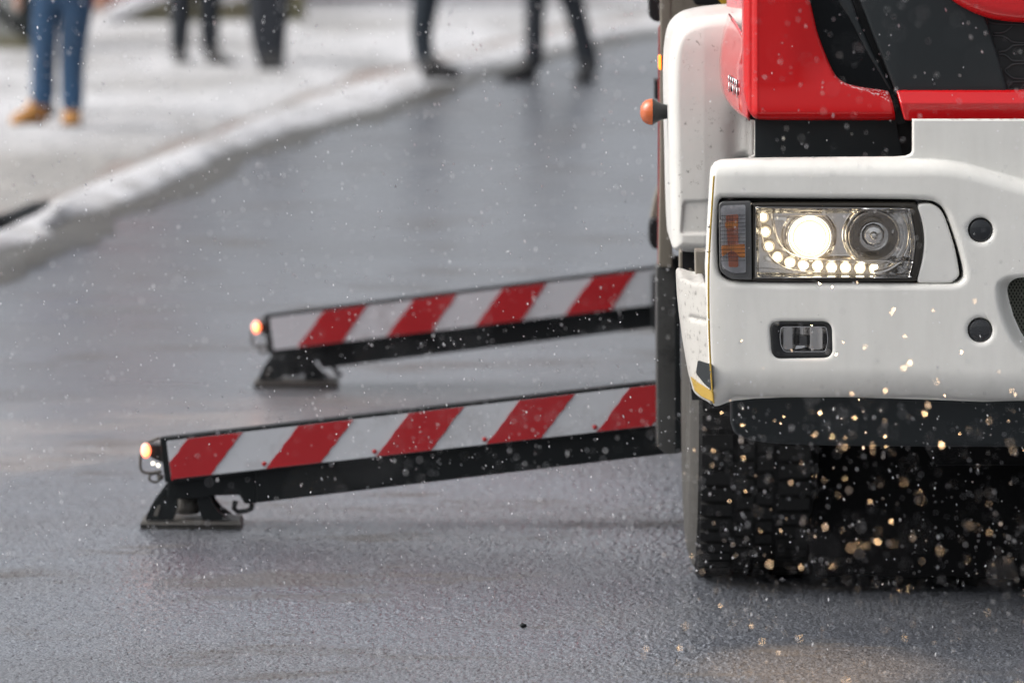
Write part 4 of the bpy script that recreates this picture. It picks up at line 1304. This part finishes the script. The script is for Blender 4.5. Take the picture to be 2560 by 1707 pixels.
    S.append(tube('hook', [at(112, 70, -0.05), at(108, 50, -0.05), at(118, 42, -0.05), at(140, 44, -0.05), at(152, 50, -0.05), at(154, 62, -0.05)] if not far else [at(110, 72, -0.05), at(120, 52, -0.05), at(140, 34, -0.05)], 0.008, 'black_steel'))
    # lamp on the outer end with its wire guard
    lu, lv = (364.6, 1126) if not far else (641, 818)
    Yl = Y + 0.02
    ld = lathe('warning_lamp', [(math.sin(a_) * 1.0, -math.cos(a_) * 0.5) for a_ in [i / 8 * math.pi / 2 for i in range(9)]], P(lu, lv, Yl), (0, 1, 0), 'amber_glow', segs=28, local=True)
    ld.scale = (12.5 * k * S_px * 1.05, 12 * S_px, 18.5 * k * S_px * 1.05)
    S.append(ld)
    S.append(prism('lamp_bracket', [(lu + 8 * k, lv - 14 * k), (xs + 4 * k, lv - 12 * k), (xs + 8 * k, lv + 36 * k), (lu + 34 * k, lv + 28 * k), (lu + 10 * k, lv + 16 * k)], Yl + 0.012, 0.06, 'black_plastic', bevel=0.004))
    g_ = smooth_path([(lu + 34 * k, lv - 32 * k), (lu + 14 * k, lv - 24 * k), (lu - 8 * k, lv - 12 * k), (lu - 12 * k, lv + 8 * k), (lu - 14 * k, lv + 36 * k), (lu - 10 * k, lv + 50 * k), (lu + 4 * k, lv + 56 * k), (lu + 40 * k, lv + 52 * k)], 5)
    S.append(tube('lamp_guard', [P(u, v, Yl + 0.005) for u, v in g_], 0.0045, 'foot_metal'))
    for du, dv in ((18, 32), (31, 37)):
        S.append(dome('position_lamp', lu + du * k, lv + dv * k, 5.2 * (0.9 if far else 1.1), Yl, 'led_small' if not far else 'foot_metal', 0.6, segs=16))
    S.append(tube('cable_ring', [P(lu + 22 * k + 14 * k * math.cos(t), lv + 68 * k + 11 * k * math.sin(t), Yl + 0.01) for t in np.linspace(0, 2 * math.pi, 14, endpoint=False)], 0.004, 'foot_metal', closed=True, segs=6))
    S.append(dome('cap_nut', lu + 36 * k, lv + 66 * k, 9 * k * 1.1, Yl + 0.01, 'foot_metal', 0.7, segs=16))
    subs(body, S)
    part(body, label)
    return body
Yn, Yf_ = 17.17, 20.9
reds_near = [(470, 606, 527, 390)]
reds_near += [(745.5 + 276.5 * i, 883 + 276.5 * i, 801.7 + 275.5 * i, 665.6 + 275.5 * i) for i in range(4)]
stabilizer('stabilizer', Yn, (416, 1102), (1640, 961.5), (428, 1197.6), (1640, 1063), (643, 1257), (1640, 1138), 416, 1660, reds_near, False, 'nearer striped stabilizer beam with its foot plate on the road')
reds_far = [(668, 700, 690, 672)]
reds_far += [(810 + 224 * i, 917.6 + 224 * i, 855 + 224 * i, 743 + 223 * i) for i in range(4)]
reds_far[0] = (674, 696, 682, 677)
stabilizer('stabilizer', Yf_, (674, 794), (1640, 673), (685, 875), (1640, 761), (840, 917), (1640, 818), 674, 1640, reds_far[1:], True, 'farther striped stabilizer beam with its foot plate on the road')
adopt(truck, T)

# ------------------------------------------------------------------ people (seen from the thighs down)
def skin_mesh(name, chains, material, parent, sub=2):
    """continuous surface grown round connected joints: chains = (joints {id:(pos, radius)}, edges)"""
    joints, edges, root = chains
    ids = list(joints)
    me = bpy.data.meshes.new(name)
    me.from_pydata([tuple(joints[i][0]) for i in ids], [(ids.index(a), ids.index(b)) for a, b in edges], [])
    o = bpy.data.objects.new(name, me)
    col.objects.link(o)
    me.materials.append(MATS[material])
    sk = o.modifiers.new('skin', 'SKIN')
    sk.use_smooth_shade = True
    for i, jid in enumerate(ids):
        r = joints[jid][1]
        r = r if isinstance(r, tuple) else (r, r)
        me.skin_vertices[0].data[i].radius = r
        me.skin_vertices[0].data[i].use_root = (jid == root)
    ss = o.modifiers.new('subdivision', 'SUBSURF')
    ss.levels = sub; ss.render_levels = sub
    if parent: o.parent = parent
    return o
def foot(name, heel, toe_dir, L, W, Hh, material, sole, parent_list, ankle_r=0.055):
    """boot: loft of cross sections from heel to toe, with a sole"""
    f = Vector((toe_dir[0], toe_dir[1], 0)).normalized()
    s = Vector((-f.y, f.x, 0))
    heel = Vector(heel)
    secs = [(-0.05, 0.30, 0.6), (0.0, 0.42, 1.0), (0.12, 0.46, 1.05), (0.3, 0.46, 1.0), (0.48, 0.46, 0.66), (0.68, 0.52, 0.5), (0.86, 0.48, 0.42), (0.98, 0.34, 0.3), (1.02, 0.15, 0.2)]
    v, fc = [], []
    n = 12
    for t, w, h in secs:
        for k in range(n):
            a = 2 * math.pi * k / n
            x = math.cos(a) * w * W
            z = (math.sin(a) * 0.5 + 0.5) * h * Hh + 0.02
            v.append(heel + f * (t * L) + s * x + Vector((0, 0, z)))
    for i in range(len(secs) - 1):
        for k in range(n):
            k2 = (k + 1) % n
            fc.append((i * n + k, i * n + k2, (i + 1) * n + k2, (i + 1) * n + k))
    fc.append(tuple(range(n))[::-1]); fc.append(tuple((len(secs) - 1) * n + k for k in range(n)))
    b = from_py(name, v, fc, material)
    v2, f2 = [], []
    m = len(secs)
    for z in (0.0, 0.03):
        for t, w, h in secs:
            v2.append(heel + f * (t * L) + s * (w * W * 1.05) + Vector((0, 0, z)))
        for t, w, h in secs[::-1]:
            v2.append(heel + f * (t * L) - s * (w * W * 1.05) + Vector((0, 0, z)))
    q = 2 * m
    f2.append(tuple(range(q))[::-1]); f2.append(tuple(range(q, 2 * q)))
    for i in range(q):
        f2.append((i, (i + 1) % q, q + (i + 1) % q, q + i))
    so = from_py('sole', v2, f2, sole, smooth=False)
    so.parent = b
    parent_list.append(b)

def person(label, Y, legs, feet, hip_px, trousers, coat, shoe, sole, facing, group=None, hip_r=0.15, shoe_dim=(0.30, 0.105, 0.12), sway=0.0, ground=PZ, dY=(0, 0), fat=1.3):
    """legs: two lists of (pixel u, pixel v, radius m) from thigh to ankle; feet: (heel u, v, direction)"""
    hip = P(hip_px[0], hip_px[1], Y)
    root = empty('person', Vector((hip.x, Y, ground)))
    tag(root, label, 'person', group)
    kids = []
    hz = ground + 0.92
    hipc = Vector((hip.x, Y, hz))
    fd = Vector((facing[0], facing[1], 0)).normalized()
    sd = Vector((-fd.y, fd.x, 0))
    j = {'h': (hipc, (0.15, 0.12)), 'w': (hipc + Vector((0, 0, 0.12)), (0.15, 0.11))}
    e = [('h', 'w')]
    bj = {'h': (hipc, 0.10), 'c': (hipc + Vector((0, 0, 0.28)), 0.12), 's': (hipc + Vector((0, 0, 0.50)), 0.11), 'n': (hipc + Vector((0, 0, 0.60)), 0.055), 'd1': (hipc + fd * 0.01 + Vector((0, 0, 0.68)), 0.07), 'd2': (hipc + fd * 0.02 + Vector((0, 0, 0.76)), 0.085), 'd3': (hipc + Vector((0, 0, 0.84)), 0.07), 'no': (hipc + fd * 0.10 + Vector((0, 0, 0.745)), 0.02)}
    be = [('h', 'c'), ('c', 's'), ('s', 'n'), ('n', 'd1'), ('d1', 'd2'), ('d2', 'd3'), ('d2', 'no')]
    for li, leg in enumerate(legs):
        prev, bprev = 'h', 'h'
        for k, (u, v, r) in enumerate(leg):
            pos = P(u, v, Y + dY[li])
            jid = 'l%d_%d' % (li, k)
            j[jid] = (pos, r * fat); e.append((prev, jid)); prev = jid
            bj['b' + jid] = (pos, r * 0.6); be.append((bprev, 'b' + jid)); bprev = 'b' + jid
    for s_ in (-1, 1):
        sh = hipc + sd * 0.19 * s_ + Vector((0, 0, 0.48)); el_ = hipc + sd * 0.25 * s_ + Vector((0, 0, 0.2)); wr = hipc + sd * 0.25 * s_ + fd * 0.06 + Vector((0, 0, -0.04)); hd = wr + Vector((0, 0, -0.09)) + fd * 0.02
        q = 'a%d' % s_
        bj[q + 's'] = (sh, 0.05); bj[q + 'e'] = (el_, 0.04); bj[q + 'w'] = (wr, 0.028); bj[q + 'h'] = (hd, (0.04, 0.02))
        be += [('s', q + 's'), (q + 's', q + 'e'), (q + 'e', q + 'w'), (q + 'w', q + 'h')]
        for fi in range(4):
            bj[q + 'f%d' % fi] = (hd + fd * (0.024 - 0.016 * fi) + Vector((0, 0, -0.075 + 0.01 * abs(fi - 1))), 0.009)
            be.append((q + 'h', q + 'f%d' % fi))
        bj[q + 't'] = (hd + fd * 0.05 + Vector((0, 0, -0.02)), 0.010); be.append((q + 'h', q + 't'))
    body = skin_mesh('body', (bj, be, 'h'), 'skin_tone', None, 1)
    tr_ = skin_mesh('trousers', (j, e, 'h'), trousers, None, 2)
    cj = {'h': (hipc + Vector((0, 0, 0.03)), (0.20, 0.155)), 'w': (hipc + Vector((0, 0, 0.2)), (0.18, 0.14)), 'c': (hipc + Vector((0, 0, 0.38)), (0.2, 0.15)), 's': (hipc + Vector((0, 0, 0.5)), (0.17, 0.13)), 'n': (hipc + Vector((0, 0, 0.58)), 0.08)}
    ce = [('h', 'w'), ('w', 'c'), ('c', 's'), ('s', 'n')]
    for s_ in (-1, 1):
        q = 'a%d' % s_
        cj[q + 's'] = (hipc + sd * 0.2 * s_ + Vector((0, 0, 0.48)), 0.085); cj[q + 'e'] = (hipc + sd * 0.25 * s_ + Vector((0, 0, 0.2)), 0.068); cj[q + 'w'] = (hipc + sd * 0.25 * s_ + fd * 0.06 + Vector((0, 0, -0.03)), 0.05)
        ce += [('s', q + 's'), (q + 's', q + 'e'), (q + 'e', q + 'w')]
    ct = skin_mesh('coat', (cj, ce, 'w'), coat, None, 2)
    hj = {'a': (hipc - fd * 0.03 + Vector((0, 0, 0.78)), 0.09), 'b': (hipc - fd * 0.02 + Vector((0, 0, 0.85)), 0.085), 'c': (hipc - fd * 0.05 + Vector((0, 0, 0.70)), 0.07)}
    hr = skin_mesh('hair', (hj, [('a', 'b'), ('a', 'c')], 'a'), 'hair_brown', None, 2)
    kids += [body, tr_, ct, hr]
    for li, (u, v, d_) in enumerate(feet):
        hp = G(u, v, ground)
        fk = []
        foot('boot' if shoe == 'tan_leather' else 'shoe', hp, d_, shoe_dim[0], shoe_dim[1], shoe_dim[2], shoe, sole, fk)
        kids += fk
    adopt(root, kids)
    return root

# blue jeans and tan boots
person('person in blue jeans and tan boots walking on the snowy pavement', 33.7,
       [[(122, 0, 0.083), (114, 60, 0.074), (109, 130, 0.058), (106, 200, 0.056), (105, 268, 0.056)],
        [(190, 0, 0.095), (187, 60, 0.078), (181, 130, 0.064), (180, 210, 0.058), (181, 282, 0.054)]],
       [(106, 318, (-0.75, -0.7)), (181, 318, (0.05, -1))], (156, -40), 'jeans', 'coat_maroon', 'tan_leather', 'boot_sole', (-0.15, -1), shoe_dim=(0.22, 0.115, 0.17))
person('person in dark clothes hidden behind the walker in blue jeans', 35.3,
       [[(118, -20, 0.07), (114, 80, 0.06), (114, 180, 0.052), (116, 262, 0.05)], [(178, -20, 0.07), (180, 80, 0.055), (182, 180, 0.05), (182, 262, 0.045)]],
       [(120, 296, (0.1, -1)), (182, 296, (0.1, -1))], (150, -40), 'dark_trousers', 'coat_black', 'black_leather', 'black_leather', (0, -1), dY=(0, 0), shoe_dim=(0.26, 0.085, 0.13))
# pair of legs, dark trousers, stepping
person('person in dark trousers with feet apart on the snow, left of the wide dark legs', 40.6,
       [[(452, -90, 0.085), (453, 0, 0.066), (451, 60, 0.057), (449, 110, 0.050), (446, 148, 0.046)],
        [(520, -90, 0.085), (524, 0, 0.068), (523, 60, 0.055), (525, 110, 0.050), (530, 152, 0.048)]],
       [(444, 162, (0.35, -1)), (527, 166, (0.85, -0.9))], (486, -150), 'dark_trousers', 'coat_black', 'black_leather', 'black_leather', (0.2, -1), shoe_dim=(0.24, 0.09, 0.11), fat=1.4)
person('person in wide dark trousers standing with legs together on the snow', 40.4,
       [[(652, -90, 0.095), (655, 0, 0.078), (654, 80, 0.068), (665, 140, 0.058), (672, 166, 0.05)],
        [(690, -90, 0.095), (688, 0, 0.078), (684, 80, 0.070), (685, 140, 0.060), (685, 170, 0.055)]],
       [(672, 176, (-0.1, -1)), (690, 176, (0.1, -1))], (670, -150), 'charcoal_trousers', 'coat_black', 'black_leather', 'black_leather', (0, -1), shoe_dim=(0.24, 0.10, 0.11), fat=1.45)
# two people at the kerb
person('person in navy trousers standing at the road edge, one shoe pointing right', 40.0,
       [[(1060, -90, 0.085), (1066, 0, 0.064), (1056, 60, 0.056), (1054, 100, 0.050), (1062, 140, 0.048), (1066, 176, 0.050)],
        [(1064, -90, 0.085), (1068, 0, 0.06), (1058, 60, 0.052), (1056, 100, 0.046), (1064, 140, 0.044), (1068, 168, 0.045)]],
       [(1062, 198, (0.95, -0.3)), (1064, 190, (1, -0.1))], (1066, -150), 'navy_trousers', 'coat_black', 'black_leather', 'black_leather', (1, -0.2), dY=(0, 0.25), shoe_dim=(0.24, 0.10, 0.12), ground=0.07, fat=1.6)
person('person in dark trousers striding left across the road edge near the truck', 39.4,
       [[(1345, -90, 0.08), (1338, 0, 0.046), (1336, 60, 0.042), (1336, 120, 0.042), (1330, 180, 0.045)],
        [(1395, -90, 0.08), (1430, 0, 0.050), (1446, 60, 0.046), (1458, 110, 0.046), (1470, 160, 0.05), (1472, 190, 0.045)]],
       [(1336, 204, (-1, -0.15)), (1474, 206, (-0.35, -1))], (1370, -150), 'dark_trousers', 'coat_green', 'black_leather', 'black_leather', (-1, -0.2), shoe_dim=(0.24, 0.10, 0.13), ground=0.0, fat=1.75)
# black bag hanging at the side of the person in jeans
def bag():
    Yb = 33.9
    b = prism('handbag', round_poly([(40, -30), (80, -30), (84, 60), (78, 86), (60, 84), (42, 66)], 10), Yb, 0.16, 'bag_black', bevel=0.03, seg=3)
    tag(b, 'black bag hanging beside the person in blue jeans', 'bag')
    h_ = tube('handle', [P(48, -28, Yb + 0.08), P(56, -120, Yb + 0.08), P(66, -130, Yb + 0.08), P(76, -120, Yb + 0.08), P(78, -28, Yb + 0.08)], 0.012, 'bag_black')
    h_.parent = b
bag()

# small dark stone on the road
st_ = bmesh.new()
bmesh.ops.create_icosphere(st_, subdivisions=2, radius=1.0)
for v_ in st_.verts:
    v_.co = Vector((v_.co.x * 0.009, v_.co.y * 0.012, v_.co.z * 0.006)) * (1 + 0.25 * random.uniform(-1, 1))
so_ = from_bm('stone', st_, 'black_steel')
so_.location = G(1308, 1562, 0.004)
tag(so_, 'tiny dark stone lying on the wet road left of the front wheel', 'stone')

# ------------------------------------------------------------------ falling snow
def snowfall():
    V, F = [], []
    def add(p, r, st):
        # flat six-sided ice plate, tumbling
        n0 = len(V)
        a = Vector((random.gauss(0, 0.6), -1.0, random.gauss(0, 0.6))).normalized()
        e1 = a.cross(Vector((0, 0, 1))).normalized()
        e2 = e1.cross(a)
        e2 = (e2 + e1 * random.uniform(-0.1, 0.45)) * st
        for k in range(6):
            t = math.pi / 3 * k
            V.append(Vector(p) + e1 * (math.cos(t) * r) + e2 * (math.sin(t) * r))
        F.append(tuple(range(n0, n0 + 6)))
    for k in range(15000):
        Y = 3.5 + 31.0 * rng.rand() ** 0.8 if k % 5 == 0 else rng.uniform(11.5, 20.5)
        u = rng.uniform(-500, 3060); v = rng.uniform(-400, 2000)
        p = P(u, v, Y)
        if p.z < 0.02: continue
        if Y > 14.9 and p.x > 0.42 and p.z < 3.2: continue
        r = 0.0011 + 0.0014 * rng.rand() ** 2
        add(p, r, rng.uniform(1.2, 2.4))
    # the air just ahead of the truck, where the lamp catches the flakes
    for k in range(4200):
        Y = rng.uniform(10.4, 14.9)
        u = rng.uniform(1000, 3000); v = rng.uniform(500, 1900)
        p = P(u, v, Y)
        if p.z < 0.03: continue
        if v < 1010 and (Y < 12.6 or rng.rand() < 0.72): continue
        add(p, 0.0009 + 0.0014 * rng.rand() ** 4, rng.uniform(1.0, 1.7))
    o = from_py('snowflakes', V, F, 'snowflake_ice', smooth=False)
    tag(o, 'white snowflakes drifting through the air in front of the truck', 'snow', kind='stuff')
snowfall()
